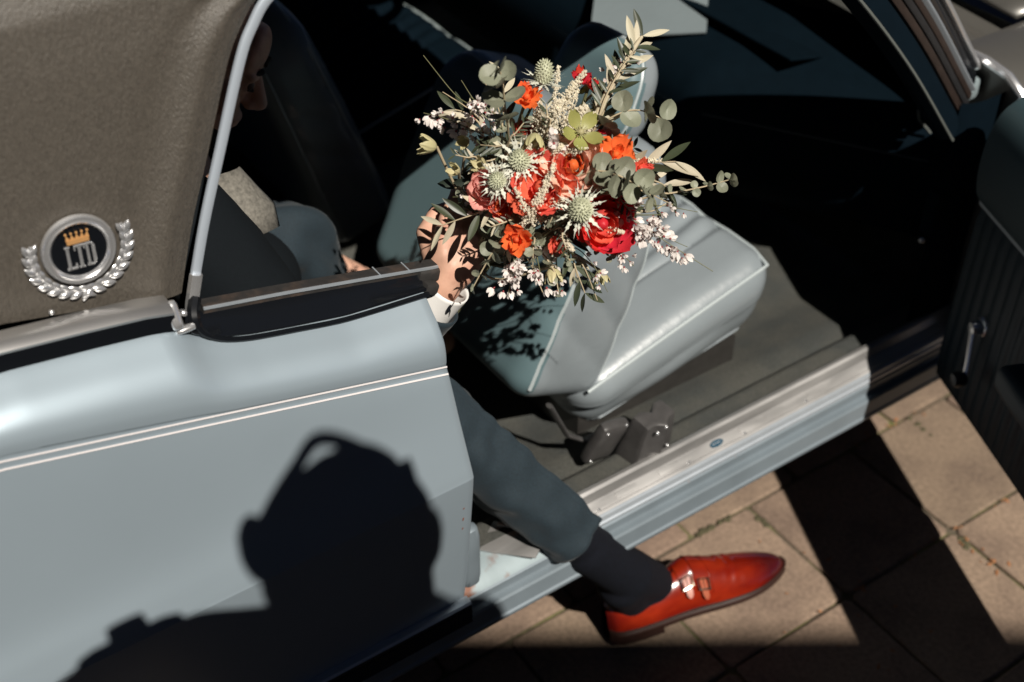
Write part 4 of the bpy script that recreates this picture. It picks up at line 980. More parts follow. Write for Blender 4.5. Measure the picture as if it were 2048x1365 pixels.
at_ = shoe.data.attributes.new('burnish', 'FLOAT', 'POINT'); at_.data.foreach_set('value', [min(1, max(0, (t - .76)/.12))*.95 + .75*max(0, 1 - t/.05) for t in shoe_t])
# burnished leather
# sole, heel
def outline(t): return hwf(t) + .0045
k = MB(); tsol = list(np.linspace(0, .06, 6)) + list(np.linspace(.1, .97, 30)) + [.985, 1.0, 1.008]
def lift(t): return .012*max(0, t - .6)**1.5 + .006*max(0, (t - .7)/.3)**2
k.grid([[shp(t, a*outline(min(t, 1.0)), z + lift(t) + (.010 if .30 < t < .52 and z < .012 else 0)*0) for a, z in ((0, .012), (.96, .012), (1.0, .0145), (1.0, .0215), (.96, SB + .001), (0, SB + .001), (-.96, SB + .001), (-1.0, .0215), (-1.0, .0145), (-.96, .012), (0, .012))] for t in tsol]); part('sole', k, M_SOLE, shoe, angle=50)
k = MB(); hts = list(np.linspace(0, .06, 6)) + [.1, .16, .22, .26]
k.grid([[shp(t, a*(outline(t) - .003), z) for a, z in ((-1, .0135), (-1, .0), (1, .0), (1, .0135))] for t in hts]); 
k.grid([[shp(.26, a*(outline(.26) - .003), z) for z in (.0, .0135)] for a in (-1, 0, 1)]); part('heel', k, M_SOLE, shoe, angle=50)
k = MB(); k.tube([upper(t, .03, .003) + Vector((0, 0, .0005)) for t in np.linspace(0, 1, 60)], .0013, 6); part('welt_stitch', k, M_SOLE, shoe)
# straps over the instep with buckles and tips on the outer side
def band(t0, t1, th0, th1, off, name, m=M_SHOE, wob=0):
    k = MB(); k.grid([[upper(lerp(t0, t1, u) + wob*v, lerp(th0, th1, v), off*(1 if 0 < u < 1 else .25)) for v in np.linspace(0, 1, 18)] for u in (0, .04, .5, .96, 1)]); return part(name, k, m, shoe, angle=30)
band(.375, .435, .60, 2.3, .0024, 'strap', M_SHOE, .0); band(.450, .515, .50, 2.3, .0024, 'strap', M_SHOE, .0); band(.535, .560, .30, 2.6, .0014, 'vamp_seam_strap')
M_STRAPTIP = mat('tan_strap_leather', (.36, .085, .038), .35, 0, var=.1, coat=.3)
for tc_, th_ in ((.408, .74), (.488, .56)):
    o_ = upper(tc_, th_, .0045); nx = (upper(tc_ + .02, th_, .0045) - o_).normalized(); ny = (upper(tc_, th_ + .1, .0045) - o_).normalized(); nz = nx.cross(ny).normalized()
    if nz.z < 0: nz = -nz
    Bm = Matrix(((nx.x, ny.x, nz.x, o_.x), (nx.y, ny.y, nz.y, o_.y), (nx.z, ny.z, nz.z, o_.z), (0, 0, 0, 1)))
    k = MB(); k.tube([Bm @ Vector(p) for p in ((-.0105, -.0100, .001), (.0105, -.0100, .001), (.0105, .0100, .0015), (-.0105, .0100, .0015), (-.0105, -.0100, .001), (.0105, -.0100, .001))], .0021, 6); k.tube([Bm @ Vector((0, .0085, .001)), Bm @ Vector((0, -.0085, .0012))], .0009, 6)
    part('buckle', k, M_BUCK, shoe)
    k = MB(); k.grid([[Bm @ Vector((a*wd, yy, .0008 - .0001*abs(a) + .0006*(yy < -.006))) for a in (-1, 0, 1)] for yy, wd in ((.012, .006), (-.004, .0062), (-.014, .0062), (-.022, .0058), (-.027, .0038), (-.0295, .0006))]); part('strap_tip', k, M_STRAPTIP, shoe)
k = MB(); k.tube([upper(t, 1.26 if t > .1 else lerp(1.48, 1.26, max(0, (t - .035)/.065)), .0006) for t in np.linspace(.04, .32, 30)], .0016, 6); part('topline_binding', k, M_SHOE_IN, shoe)
# sock
k = MB(); k.cap(hemR + Vector((-.008, .002, .015)), anR + Vector((.012, .004, .01)), .034, .045, 20); k.cap(hemR.lerp(anR, .25), anR + Vector((.012, .004, .01)), .041, .045, 20); k.cap(anR + Vector((.012, .004, .01)), shp(.14, 0, .068), .046, .036, 16); k.cap(anR + Vector((.0, .004, -.01)), shp(.11, 0, .075), .042, .033, 16); k.cap(anR + Vector((.012, .004, .01)), shp(.27, 0, .086), .046, .036, 16); k.cap(shp(.12, 0, .055), shp(.48, 0, .058), .033, .030, 16)
so_ = part('sock', k, M_SOCK, man); remesh(so_, .005, 8)

# ================================================================== THE BOUQUET
BO = Vector((.128, .010, 1.043))
BMx = Matrix(((RT.x, UP.x, -FW.x, BO.x), (RT.y, UP.y, -FW.y, BO.y), (RT.z, UP.z, -FW.z, BO.z), (0, 0, 0, 1)))   # local x right, y up, z out of the bunch
bq = thing('bouquet', 'wild bridal bouquet of coral roses, thistles, eucalyptus and white broom', 'bouquet', M=BMx)
KP = (BO - CAM_LOC).dot(FW)/2560.0
DEP = (BO - CAM_LOC).dot(FW)
def L(u, v, c=0.0): return Vector(((u - 1087)*KP*(1 - c/DEP), -(v - 384)*KP*(1 - c/DEP), c))
BIND = L(950, 512, -.095)        # where the hand holds the stems
rb = random.Random(5)
M_CORAL = mat('coral_petal', (.88, .150, .095), .45, 0, var=.18, vscale=60, rand=.14, trans=.30, stretch=(1, 1, .25), spec=.3, bump=.5, bscale=140, bdist=.0012)
M_RED = mat('deep_red_petal', (.64, .028, .030), .45, 0, var=.2, vscale=60, rand=.14, trans=.2, stretch=(1, 1, .25), spec=.3, bump=.5, bscale=140, bdist=.0012)
M_PEACH = mat('peach_petal', (.92, .56, .42), .5, 0, var=.12, vscale=50, rand=.10, trans=.25, stretch=(1, 1, .25), spec=.3, bump=.5, bscale=140, bdist=.0012)
M_PINK = mat('pink_petal', (.90, .42, .36), .5, 0, var=.12, vscale=50, rand=.12, trans=.25, stretch=(1, 1, .25), spec=.3, bump=.5, bscale=140, bdist=.0012)
M_ORANGE = mat('orange_petal', (.88, .17, .045), .45, 0, var=.25, vscale=90, rand=.12, trans=.25, stretch=(1, 1, .2), spec=.3, bump=.5, bscale=140, bdist=.0012)
M_EUC = mat('eucalyptus_leaf', (.215, .225, .160), .50, 0, var=.22, vscale=160, rand=.25, trans=.10, bump=.15, bscale=300)
M_OLIVE_P = mat('pale_olive_leaf_back', (.50, .45, .33), .6, 0, var=.14, vscale=80, rand=.16, trans=.10)
M_OLIVE_D = mat('dark_olive_leaf', (.045, .055, .030), .42, 0, var=.15, vscale=80, rand=.3, trans=.06)
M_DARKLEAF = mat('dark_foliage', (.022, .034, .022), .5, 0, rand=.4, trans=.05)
M_HELL = mat('green_hellebore_petal', (.33, .33, .10), .45, 0, var=.2, vscale=45, rand=.15, trans=.2)
M_HELLP = mat('pale_hellebore_petal', (.52, .47, .26), .45, 0, var=.15, vscale=45, rand=.15, trans=.2)
M_THI = mat('silver_thistle_bract', (.64, .64, .54), .55, 0, var=.15, vscale=120, rand=.15, trans=.08)
M_THC = mat('thistle_cone', (.46, .47, .33), .6, 0, var=.2, vscale=200)
M_CREAM = mat('cream_astilbe', (.84, .77, .61), .7, 0, var=.2, vscale=200, trans=.15)
M_WHITE = mat('white_broom_petal', (.80, .74, .70), .5, 0, rand=.08, trans=.2)
M_CALYX = mat('broom_calyx', (.25, .035, .04), .5)
M_STEM = mat('green_stem', (.13, .13, .06), .55, 0, var=.2)
M_TWIG = mat('pale_twig', (.42, .34, .22), .6, 0, var=.2)

def bpart(name, mb, m, parent=bq, M=None, label=None, smooth=True, angle=70): return part(name, mb, m, parent, smooth, False, angle, label, M, local=True)
def rotv(z, roll=0, o=(0, 0, 0)): return frame(o, z) @ Matrix.Rotation(roll, 4, 'Z')
def stem(p, m=M_STEM, r=.0016, parent=bq, bend=.03):
    # stem from the binding point to p (bouquet space)
    mid = BIND.lerp(p, .55) + Vector((rb.uniform(-bend, bend), rb.uniform(-bend, bend), -.03)); return cr([tuple(BIND), tuple(mid), tuple(p)], 12)
# ---- petals
def petal_mesh(name, R, hgt, psi, aw, m, curl=.0, ruff=.0, seed=0, n=8):
    k = MB(); rows = []
    for i in range(n + 1):
        v = i/n; row = []
        for j in range(n + 1):
            u = 2*j/n - 1
            w_ = aw*(.35 + .65*math.sin(math.pi*min(1, .12 + .80*v)))*(1 if v < .85 else math.sqrt(max(.05, 1 - ((v - .85)/.17)**2*.75)))
            th = u*w_; ve = v - .10*abs(u)**2.2*v
            r_ = R*math.sin(ve*psi)/max(math.sin(min(psi, math.pi/2)), .2) + curl*max(0, ve - .7)**1.5
            z_ = hgt*(1 - math.cos(ve*psi))/(1 - math.cos(psi))
            z_ -= curl*.8*max(0, ve - .75)
            rf = ruff*1.6*(mnoise.noise(Vector((u*2.3 + seed, v*2.2, seed*1.7))) + .5*mnoise.noise(Vector((u*6 + seed, v*3, seed))))*v
            row.append(Vector(((r_ + rf)*math.cos(th), (r_ + rf)*math.sin(th), z_ + rf*.5)))
        rows.append(row)
    k.grid(rows); return k.mesh(name, m)
def rose(u, v, c, rpx, face, layers, core=M_CORAL, name='rose', label=None, st=True):
    R = rpx*KP; o = L(u, v, c); M = rotv(face, rb.random()*6, o)
    k = MB(); k.ell((0, 0, R*.28), (R*.20, R*.20, R*.26), None, 12, 8)
    f = bpart(name, k, core, M=M, label=label)
    for li, (rr_, hh, psi, aw, cnt, m, curl, ruff) in enumerate(layers):
        mes = [petal_mesh('petal', R*rr_, R*hh, psi, aw, m, R*curl, R*ruff, rb.random()*20) for _ in range(2)]
        for q_ in range(cnt):
            put('petal', mes[q_ % 2], f, Matrix.Rotation(2*math.pi*(q_ + .37*li)/cnt + rb.uniform(-.15, .15), 4, 'Z') @ Matrix.Rotation(rb.uniform(-.20, .16), 4, 'Y') @ Matrix.Translation((0, 0, rb.uniform(-.05, .04)*R)) @ Matrix.Scale(rb.uniform(.86, 1.10), 4), local=True)
    if st:
        k = MB(); Mi = M.inverted(); k.tube([Mi @ Vector(p) for p in stem(o)], .0022, 6); bpart('stem', k, M_STEM, f)
    return f
def peony(mi, mo_): return [(.30, .62, 1.9, .95, 4, mi, 0, .05), (.50, .72, 1.75, .85, 5, mi, .0, .07), (.72, .74, 1.55, .75, 5, mo_, .10, .08), (.95, .66, 1.35, .70, 6, mo_, .30, .10)]
def ranun(mi, mo_): return [(.34, .74, 2.05, 1.1, 4, mi, 0, .03), (.52, .80, 1.95, 1.0, 5, mi, 0, .04), (.70, .80, 1.8, .95, 5, mo_, 0, .05), (.88, .74, 1.6, .9, 5, mo_, .05, .06)]
M_PTH = mat('thick_pale_branch', (.50, .43, .30), .6, 0, var=.2, vscale=80)
def freesia(mi): return [(.50, .95, 1.5, 1.0, 3, mi, .02, .10), (1.0, .85, 1.05, .95, 4, mi, .22, .22)]
def F(dx, dy, dz=1.0): return Vector((dx, dy, dz))
rose(1076, 394, .046, 74, F(-.05, .05), peony(M_CORAL, M_CORAL), label='open coral peony in the middle')
rose(1138, 352, .052, 62, F(-.05, .12), [(.34, .70, 1.95, 1.0, 5, M_ORANGE, 0, .05), (.52, .76, 1.8, .95, 5, M_PEACH, 0, .05), (.76, .80, 1.6, .85, 5, M_PEACH, .05, .06), (.98, .66, 1.4, .8, 5, M_PEACH, .25, .08)], core=M_ORANGE, label='peach rose with orange heart')
rose(1188, 454, .028, 68, F(.40, -.35), ranun(M_CORAL, M_RED), core=M_RED, label='deep red peony at lower right')
rose(982, 388, .020, 54, F(-.55, -.10), ranun(M_PINK, M_PINK), core=M_PINK, label='pink rose at the left')
rose(1004, 418, .026, 34, F(-.25, -.45), ranun(M_ORANGE, M_CORAL), core=M_ORANGE, name='ranunculus')
rose(1192, 300, -.005, 30, F(.3, .4), ranun(M_RED, M_RED), core=M_RED, name='ranunculus')
rose(1046, 268, -.012, 26, F(-.1, .3), ranun(M_RED, M_CORAL), core=M_RED, name='ranunculus')
rose(1205, 285, -.02, 30, F(.4, .5), ranun(M_PINK, M_PEACH), core=M_PINK, name='ranunculus')
for (u, v, c, r, fx, fy, m) in ((1046, 210, .035, 30, .1, .25, M_ORANGE), (1221, 328, .055, 32, .25, .1, M_ORANGE), (1271, 350, .035, 22, .6, .0, M_CORAL), (1027, 492, .045, 32, -.1, -.3, M_ORANGE), (1107, 497, .030, 20, .1, -.4, M_CORAL), (1152, 172, .018, 22, .3, .5, M_RED), (1172, 180, .010, 18, .6, .3, M_RED)):
    f = rose(u, v, c, r, F(fx, fy), freesia(m), core=m, name='freesia')
    k = MB(); k.lathe([(.0008, -.022), (.0035, -.016), (.0042, -.006), (.0025, .002)], 10); bpart('calyx', k, M_HELL, f)

# ---- thistles
br = MB()
def bract(k, ln, w):
    k.add([(0, -w*.35, 0), (0, w*.35, 0), (ln*.5, 0, .0015), (ln, 0, .001)], [(0, 2, 1)]); 
    pts = [(0, w*.35), (ln*.18, w*.42), (ln*.22, w*1.35), (ln*.34, w*.40), (ln*.42, w*1.25), (ln*.52, w*.34), (ln*.62, w*.95), (ln*.70, w*.24), (ln*1.0, 0)]
    mid = [(x, 0) for x, _ in pts]
    for s_ in (1, -1):
        vs = [(x, s_*y, -.0012*(abs(y)/w)) for x, y in pts] + [(x, 0, .0012) for x, _ in mid]; n_ = len(pts)
        for i in range(n_ - 1): 
            f_ = (i, i + 1, n_ + i + 1, n_ + i); k.add([vs[a] for a in f_], [(0, 1, 2, 3) if s_ < 0 else (3, 2, 1, 0)])
bract(br, 1.0, .070); BRACT = br.mesh('bract', M_THI, False)
def thistle(u, v, c, rpx, face, cone=.34, tall=.55, label=None):
    R = rpx*KP; o = L(u, v, c); M = rotv(face, rb.random()*6, o)
    k = MB(); k.ell((0, 0, R*tall*.45), (R*cone, R*cone, R*tall*.62), None, 16, 12)
    gold = math.pi*(3 - math.sqrt(5))
    for i in range(110):
        zz = 1 - 1.55*i/110; rr_ = math.sqrt(max(0, 1 - zz*zz)); a = i*gold; d = Vector((rr_*math.cos(a), rr_*math.sin(a), zz))
        p = Vector((d.x*R*cone, d.y*R*cone, R*tall*.45 + d.z*R*tall*.62)); t_ = Vector((d.z*0 - d.y, d.x, 0)); t_ = t_.normalized() if t_.length > 1e-4 else Vector((1, 0, 0)); s2 = d.cross(t_); e = R*.052
        k.add([p + t_*e, p + s2*e - t_*e*.5, p - s2*e - t_*e*.5, p + d*R*.13], [(0, 1, 3), (1, 2, 3), (2, 0, 3)])
    f = bpart('thistle', k, M_THC, M=M, label=label, smooth=False)
    for lay, (cnt, ln, el) in enumerate(((13, 1.12, .10), (12, .95, .42), (8, .70, -.20))):
        for i in range(cnt):
            a = 2*math.pi*(i + .5*lay)/cnt + rb.uniform(-.13, .13); l_ = R*ln*rb.uniform(.82, 1.12)
            put('bract', BRACT, f, Matrix.Rotation(a, 4, 'Z') @ Matrix.Translation((R*cone*.5, 0, R*.02)) @ Matrix.Rotation(-el + rb.uniform(-.15, .15), 4, 'Y') @ Matrix.Rotation(rb.uniform(-.5, .5), 4, 'X') @ Matrix.Diagonal((l_*.9, l_, l_, 1)), local=True)
    k = MB(); Mi = M.inverted(); k.tube([Mi @ Vector(p) for p in stem(o)], .0018, 6); bpart('stem', k, M_STEM, f)
thistle(1081, 176, .030, 44, F(.05, .95, .75), .36, .95, 'upright thistle at the top')
thistle(1033, 342, .066, 50, F(-.15, .1))
thistle(990, 380, .060, 42, F(-.35, -.05))
thistle(1150, 441, .078, 54, F(.1, -.12), .36, .6, 'large silver thistle over the red peony')
thistle(1188, 215, -.01, 22, F(.5, .6))

# ---- leaves
def leaf_mesh(name, ln, w, m, fold=.15, bend=.12, tip=1.0, n=9, cup=0.0):
    k = MB(); rows = []
    for i in range(n + 1):
        t = i/n; ww = w*(math.sin(math.pi*t**tip)**.85 if 0 < t < 1 else .02)
        rows.append([(ln*t, a*ww, abs(a)*ww*fold - bend*ln*t*t + cup*(a*a)*ww) for a in (-1, -.5, 0, .5, 1)])
    k.grid(rows); return k.mesh(name, m)
def disc_mesh(name, m, seed, n=16):
    k = MB(); rows = []
    for i in range(5):
        r_ = i/4; rows.append([(.5 + .5*r_*math.cos(a)*(1 + .05*math.sin(3*a + seed)), .52*r_*math.sin(a), .10*r_*r_ + .035*r_*math.sin(2*a + seed) - .05*math.exp(-(r_*math.sin(a)/.12)**2)) for a in [2*math.pi*j/n for j in range(n)]])
    k.grid(rows, wrap_v=True); return k.mesh(name, m)
EUCS = [disc_mesh('leaf', M_EUC, s_) for s_ in (0, 1.3, 2.9)]
OLP = [leaf_mesh('leaf', 1, .115, M_OLIVE_P, .25, b_, 1.0) for b_ in (.10, -.06)]
OLD = [leaf_mesh('leaf', 1, .12, M_OLIVE_D, .25, b_, 1.0) for b_ in (.12, -.05)]
FILL = [leaf_mesh('leaf', 1, .20, M_DARKLEAF, .2, .15)]
def orient(o, d, nrm, s):
    d = d.normalized(); n_ = (nrm - d*nrm.dot(d)); n_ = n_.normalized() if n_.length > 1e-5 else Vector((0, 0, 1)); y_ = n_.cross(d)
    return Matrix(((d.x*s, y_.x*s, n_.x*s, o.x), (d.y*s, y_.y*s, n_.y*s, o.y), (d.z*s, y_.z*s, n_.z*s, o.z), (0, 0, 0, 1)))
def sprig(name, pts, leaves, r=.0013, m=M_TWIG, label=None, root=True):
    # pts: list of bouquet-space points; leaves: list of (mesh, point, dir, normal, size)
    P = [Vector(p) for p in pts]
    path = ([tuple(BIND), tuple(BIND.lerp(P[0], .6) + Vector((0, 0, -.02)))] if root else []) + [tuple(p) for p in P]
    q_ = cr(path, max(14, 5*len(path))); k = MB(); k.tube(q_, [lerp(r*1.4, r*.5, i/(len(q_) - 1)) for i in range(len(q_))], 6)
    s_ = bpart(name, k, m, label=label)
    for (me, p, d, nn, sz) in leaves: put('leaf', me, s_, orient(Vector(p), Vector(d), Vector(nn), sz), local=True)
    return s_
def euc(pts, sizes, label=None, pair=True, dz=.25, tilt=.5, root=True):
    P = cr([tuple(p) for p in pts], len(sizes)); lv = []
    for i, s_ in enumerate(sizes):
        p = Vector(P[i]); t = (Vector(P[min(i + 1, len(P) - 1)]) - Vector(P[max(i - 1, 0)])).normalized(); sd = t.cross(Vector((0, 0, 1))).normalized()
        if i % 2: sd = (sd*.3 + Vector((0, 0, 1))*.9).normalized()
        for sg in ((1, -1) if pair else (1 if i % 2 else -1,)):
            d = sd*sg + t*rb.uniform(.15, .6) + Vector((0, 0, rb.uniform(-.1, dz))); nn = Vector((rb.uniform(-.8, .8), rb.uniform(-.6, .9), rb.uniform(.35, 1))) + t*rb.uniform(.1, tilt + .4)
            lv.append((rb.choice(EUCS), p, d, nn, s_*KP*rb.uniform(.88, 1.1)))
    return sprig('eucalyptus_sprig', pts, lv, .0014, label=label, root=root)
euc([L(1150, 300, -.01), L(1210, 250, .025), L(1265, 232, .030), L(1318, 248, .025)], [38, 44, 46, 48, 46], 'eucalyptus sprig with large round leaves at upper right')
euc([L(1150, 372, .060), L(1200, 366, .082), L(1250, 388, .095), L(1292, 418, .100)], [40, 42, 42, 42, 42, 40, 38, 36, 30], 'eucalyptus sprig crossing the middle towards the right', tilt=.2)
euc([L(1042, 455, .03), L(1010, 478, .045), L(985, 508, .040), L(965, 540, .030), L(940, 585, .020)], [32, 32, 30, 28, 27, 24, 20, 16], 'eucalyptus sprig hanging over the wrist')
euc([L(1010, 300, .02), L(1000, 240, .10), L(992, 200, .145), L(985, 178, .165)], [44, 46, 46, 44, 38, 30], 'eucalyptus sprig reaching out at upper left', tilt=.1)
euc([L(1120, 420, .045), L(1103, 440, .055), L(1092, 462, .05)], [24, 24, 22, 18])
euc([L(1290, 400, .0), L(1340, 392, .0), L(1400, 380, .0), L(1452, 366, .0)], [26, 24, 22, 18, 18, 20, 24, 26], 'thin eucalyptus tip farthest right', pair=True, tilt=.9)
euc([L(1120, 470, .01), L(1140, 520, .0), L(1150, 560, -.01)], [20, 20, 18, 16])
euc([L(1060, 500, .01), L(1100, 545, .01), L(1112, 590, .0)], [20, 22, 20, 18])
euc([L(1230, 420, .0), L(1290, 430, .0), L(1330, 410, -.01)], [26, 24, 22, 20])
def olive(pts, n, size, label, pale=.5, spread=.8, berries=False, root=True):
    P = cr([tuple(p) for p in pts], n); lv = []
    for i in range(n):
        p = Vector(P[i]); t = (Vector(P[min(i + 1, n - 1)]) - Vector(P[max(i - 1, 0)])).normalized()
        for sg in (1, -1):
            if rb.random() < .12: continue
            d = t*.8 + t.cross(Vector((0, 0, 1)))*sg*spread*rb.uniform(.7, 1.2) + Vector((0, 0, rb.uniform(-.5, .4)))
            nn = Vector((rb.uniform(-.5, .5), rb.uniform(-.2, .6), 1))
            lv.append((rb.choice(OLP if rb.random() < pale else OLD), p, d, nn, size*KP*rb.uniform(.75, 1.15)*(1 if i < n - 1 else .9)))
    s_ = sprig('olive_branch', pts, lv, .0014, label=label, root=root)
    return s_
olive([L(1165, 300, .0), L(1200, 215, .015), L(1245, 130, .01), L(1280, 78, 0)], 7, 62, 'olive branch rising to the highest tip', .55, .9)
k = MB(); k.tube(cr([tuple(L(1150, 320, -.01)), tuple(L(1195, 225, .012)), tuple(L(1225, 165, .014)), tuple(L(1262, 105, .008)), tuple(L(1278, 80, .0))], 24), [lerp(.0058, .0022, i/23) for i in range(24)], 8); bpart('pale_branch', k, M_PTH)
olive([L(1172, 285, .008), L(1205, 205, .022), L(1238, 145, .022), L(1262, 110, .015)], 9, 36, 'row of small dark leaves along the tallest branch', .05, 1.3)
olive([L(1190, 250, .0), L(1225, 180, .01), L(1268, 105, .0)], 6, 66, 'second pale-leaved branch beside the tallest tip', .85, .55)
olive([L(1240, 350, .0), L(1300, 335, .015), L(1345, 332, .015)], 4, 80, 'olive branch with pale leaves pointing right', .8, .4)
olive([L(1260, 370, .0), L(1310, 370, .0), L(1340, 390, -.01)], 4, 60, 'olive branch under the pale-leaved one', .6, .6)
olive([L(975, 428, .01), L(930, 442, .015), L(880, 458, .01)], 5, 62, 'olive branch reaching left over the hand', .5, .9)
olive([L(1125, 480, .0), L(1145, 540, .0), L(1165, 590, -.01)], 5, 60, 'olive branch hanging below', .3, .7)
olive([L(960, 270, .0), L(930, 235, .0), L(905, 225, 0)], 4, 56, 'pale olive leaves at upper left', .9, .6)
olive([L(1000, 250, .0), L(1003, 190, -.01), L(1000, 150, -.02)], 3, 50, 'olive tip behind the upper left eucalyptus', .8, .6)
# ---- hellebores
def hell_m(m, seed): return petal_mesh('petal', 1.0, .50, 1.0, .56, m, .12, .10, seed, 8)
HP = [hell_m(M_HELL, 2.0), hell_m(M_HELL, 7.0)]; HPP = [petal_mesh('petal', .62, 1.15, 1.6, .68, M_HELLP, 0, .05, 3.0, 8), petal_mesh('petal', .62, 1.15, 1.6, .68, M_HELLP, 0, .06, 9.0, 8)]
def hellebore(u, v, c, rpx, face, cup=False, label=None):
    R = rpx*KP; o = L(u, v, c); M = rotv(face, rb.random()*6, o)
    k = MB(); k.ell((0, 0, R*.10), (R*.14, R*.14, R*.14), None, 8, 6)
    for i in range(14):
        a = i*2.4; k.tube([(0, 0, R*.08), (R*.28*math.cos(a), R*.28*math.sin(a), R*.30)], R*.02, 4)
    f = bpart('hellebore', k, M_HELLP, M=M, label=label)
    for i in range(5): put('petal', (HPP if cup else HP)[i % 2], f, Matrix.Rotation(2*math.pi*i/5 + rb.uniform(-.1, .1), 4, 'Z') @ Matrix.Diagonal((R, R, R, 1)), local=True)
    k = MB(); Mi = M.inverted(); k.tube([Mi @ Vector(p) for p in stem(o)], .0018, 6); bpart('stem', k, M_TWIG, f)
hellebore(1152, 287, .075, 42, F(.30, .20), label='open green hellebore')
hellebore(1062, 288, .070, 34, F(-.1, -.85, .35), True, 'pale nodding hellebore bell')
hellebore(868, 302, .01, 32, F(-1, .15, .2), True, 'pale hellebore farthest left')
hellebore(912, 352, .015, 22, F(-.5, .1, .6), True); hellebore(928, 287, .01, 22, F(-.3, -.3, .6), True)
hellebore(1100, 540, .0, 30, F(.1, -1, .1), True); hellebore(1195, 540, -.03, 26, F(.2, -1, .1), True); hellebore(965, 348, .02, 26, F(-.6, .3, .6), True)
hellebore(1183, 190, -.01, 24, F(.3, .7, .4), True); hellebore(1248, 345, .02, 15, F(.8, -.1, .4), True); hellebore(1236, 435, .03, 15, F(.9, .1, .3), True)
# ---- white broom sprays
bl = MB()
def blossom_mesh():
    k = MB(); k.cur = 0
    for i, (a, ln) in enumerate(((0, 1.0), (.9, .85), (-.9, .85), (2.4, .7), (-2.4, .7))):
        R_ = Matrix.Rotation(a, 4, 'X') @ Matrix.Rotation(-.55, 4, 'Y')
        rows = []
        for t, w_ in ((0, .06), (.3, .17), (.6, .23), (.85, .15), (1, .02)): rows.append([R_ @ Vector((ln*t, s_*w_, .12*math.sin(math.pi*t) + .15*s_*s_*w_)) for s_ in (-1, 0, 1)])
        k.grid(rows)
    k.cur = 1; k.ell((0, 0, 0), (.20, .13, .13), None, 6, 4); return k.mesh('blossom', [M_WHITE, M_CALYX])
BLO = blossom_mesh()
def broom(pts, n, size, label=None, start=.25, spread=10, tipbare=.12, r=.0009):
    P = cr([tuple(p) for p in pts], 40); k = MB(); path = [tuple(BIND), tuple(BIND.lerp(Vector(pts[0]), .7) + Vector((0, 0, -.02)))] + [tuple(p) for p in pts]; q_ = cr(path, 40)
    k.tube(q_, [lerp(r*1.5, r*.55, i/39) for i in range(40)], 5)
    s_ = bpart('broom_spray', k, M_STEM, label=label)
    for i in range(n):
        t = start + (1 - tipbare - start)*i/max(1, n - 1); j = min(38, int(t*39)); p = Vector(P[j]); tg = (Vector(P[j + 1]) - p).normalized()
        off = Vector((rb.gauss(0, 1), rb.gauss(0, 1) - .3, rb.gauss(0, .8)))*spread*KP*.60; d = (off.normalized() + tg*.5 + Vector((0, -.4, .2)))
        put('blossom', BLO, s_, orient(p + off, d, Vector((rb.random() - .5, rb.random() - .5, 1)), size*KP*rb.uniform(.75, 1.2)), local=True)
    return s_
broom([L(1190, 420, .03), L(1270, 460, .035), L(1340, 505, .03), L(1420, 553, .02)], 40, 19, 'long white broom spray trailing to lower right', .22, 17, .24)
broom([L(1200, 440, .0), L(1260, 470, .01), L(1310, 480, .0)], 9, 17, None, .2, 20)
broom([L(1210, 440, .0), L(1230, 500, .0), L(1262, 538, .0)], 10, 14, None, .5, 14)
broom([L(970, 290, .0), L(925, 262, .01), L(885, 245, .01), L(842, 232, .0)], 24, 18, 'white broom spray at the left', .1, 18, .0)
broom([L(985, 270, .0), L(945, 225, .01), L(905, 195, .0), L(842, 115, -.01)], 10, 16, 'bare-tipped broom twig at upper left', .2, 16, .55)
broom([L(975, 250, .0), L(945, 210, .0), L(918, 165, -.01)], 5, 14, None, .2, 12, .5)
broom([L(1030, 500, .0), L(1020, 545, .01), L(995, 578, .0)], 18, 20, 'white broom spray below the bunch', .15, 20, .0)
broom([L(1060, 490, .0), L(1070, 530, .01), L(1080, 575, .0)], 16, 20, None, .15, 22, .1)
broom([L(1100, 500, -.01), L(1110, 560, .0), L(1118, 600, .0)], 8, 18, None, .2, 14, .1)
broom([L(1085, 330, .02), L(1100, 310, .06), L(1110, 300, .07)], 12, 20, None, .2, 26, .0)
broom([L(1230, 440, .0), L(1290, 440, .02), L(1330, 436, .0)], 8, 17, None, .2, 20, .1)
broom([L(1280, 380, .0), L(1310, 430, .0), L(1315, 470, -.01)], 7, 16, None, .2, 22, .1)
broom([L(1210, 200, .0), L(1235, 175, -.01), L(1250, 140, -.01)], 6, 14, None, .2, 16, .1)
# ---- cream astilbe plumes
def astilbe(pts, n, wd, label=None, root=True):
    n = int(n*1.6); wd *= 1.25; P = cr([tuple(p) for p in pts], 60); k = MB(); k.tube(P, [lerp(.0012, .0005, i/59) for i in range(60)], 5)
    for i in range(n):
        t = rb.random()**.8; j = int(t*58); p = Vector(P[j]); w_ = wd*KP*(1 - .85*t) + .0012
        d = Vector((rb.gauss(0, 1), rb.gauss(0, 1), rb.gauss(0, .8))); d = d.normalized()*w_*rb.uniform(.25, 1.0); c_ = p + d; e = rb.uniform(.0009, .0017)
        k.add([c_ + Vector((e, 0, 0)), c_ + Vector((-e, 0, 0)), c_ + Vector((0, e, 0)), c_ + Vector((0, -e, 0)), c_ + Vector((0, 0, e)), c_ + Vector((0, 0, -e))], [(0, 2, 4), (2, 1, 4), (1, 3, 4), (3, 0, 4), (2, 0, 5), (1, 2, 5), (3, 1, 5), (0, 3, 5)])
    return bpart('astilbe_plume', k, M_CREAM, label=label)
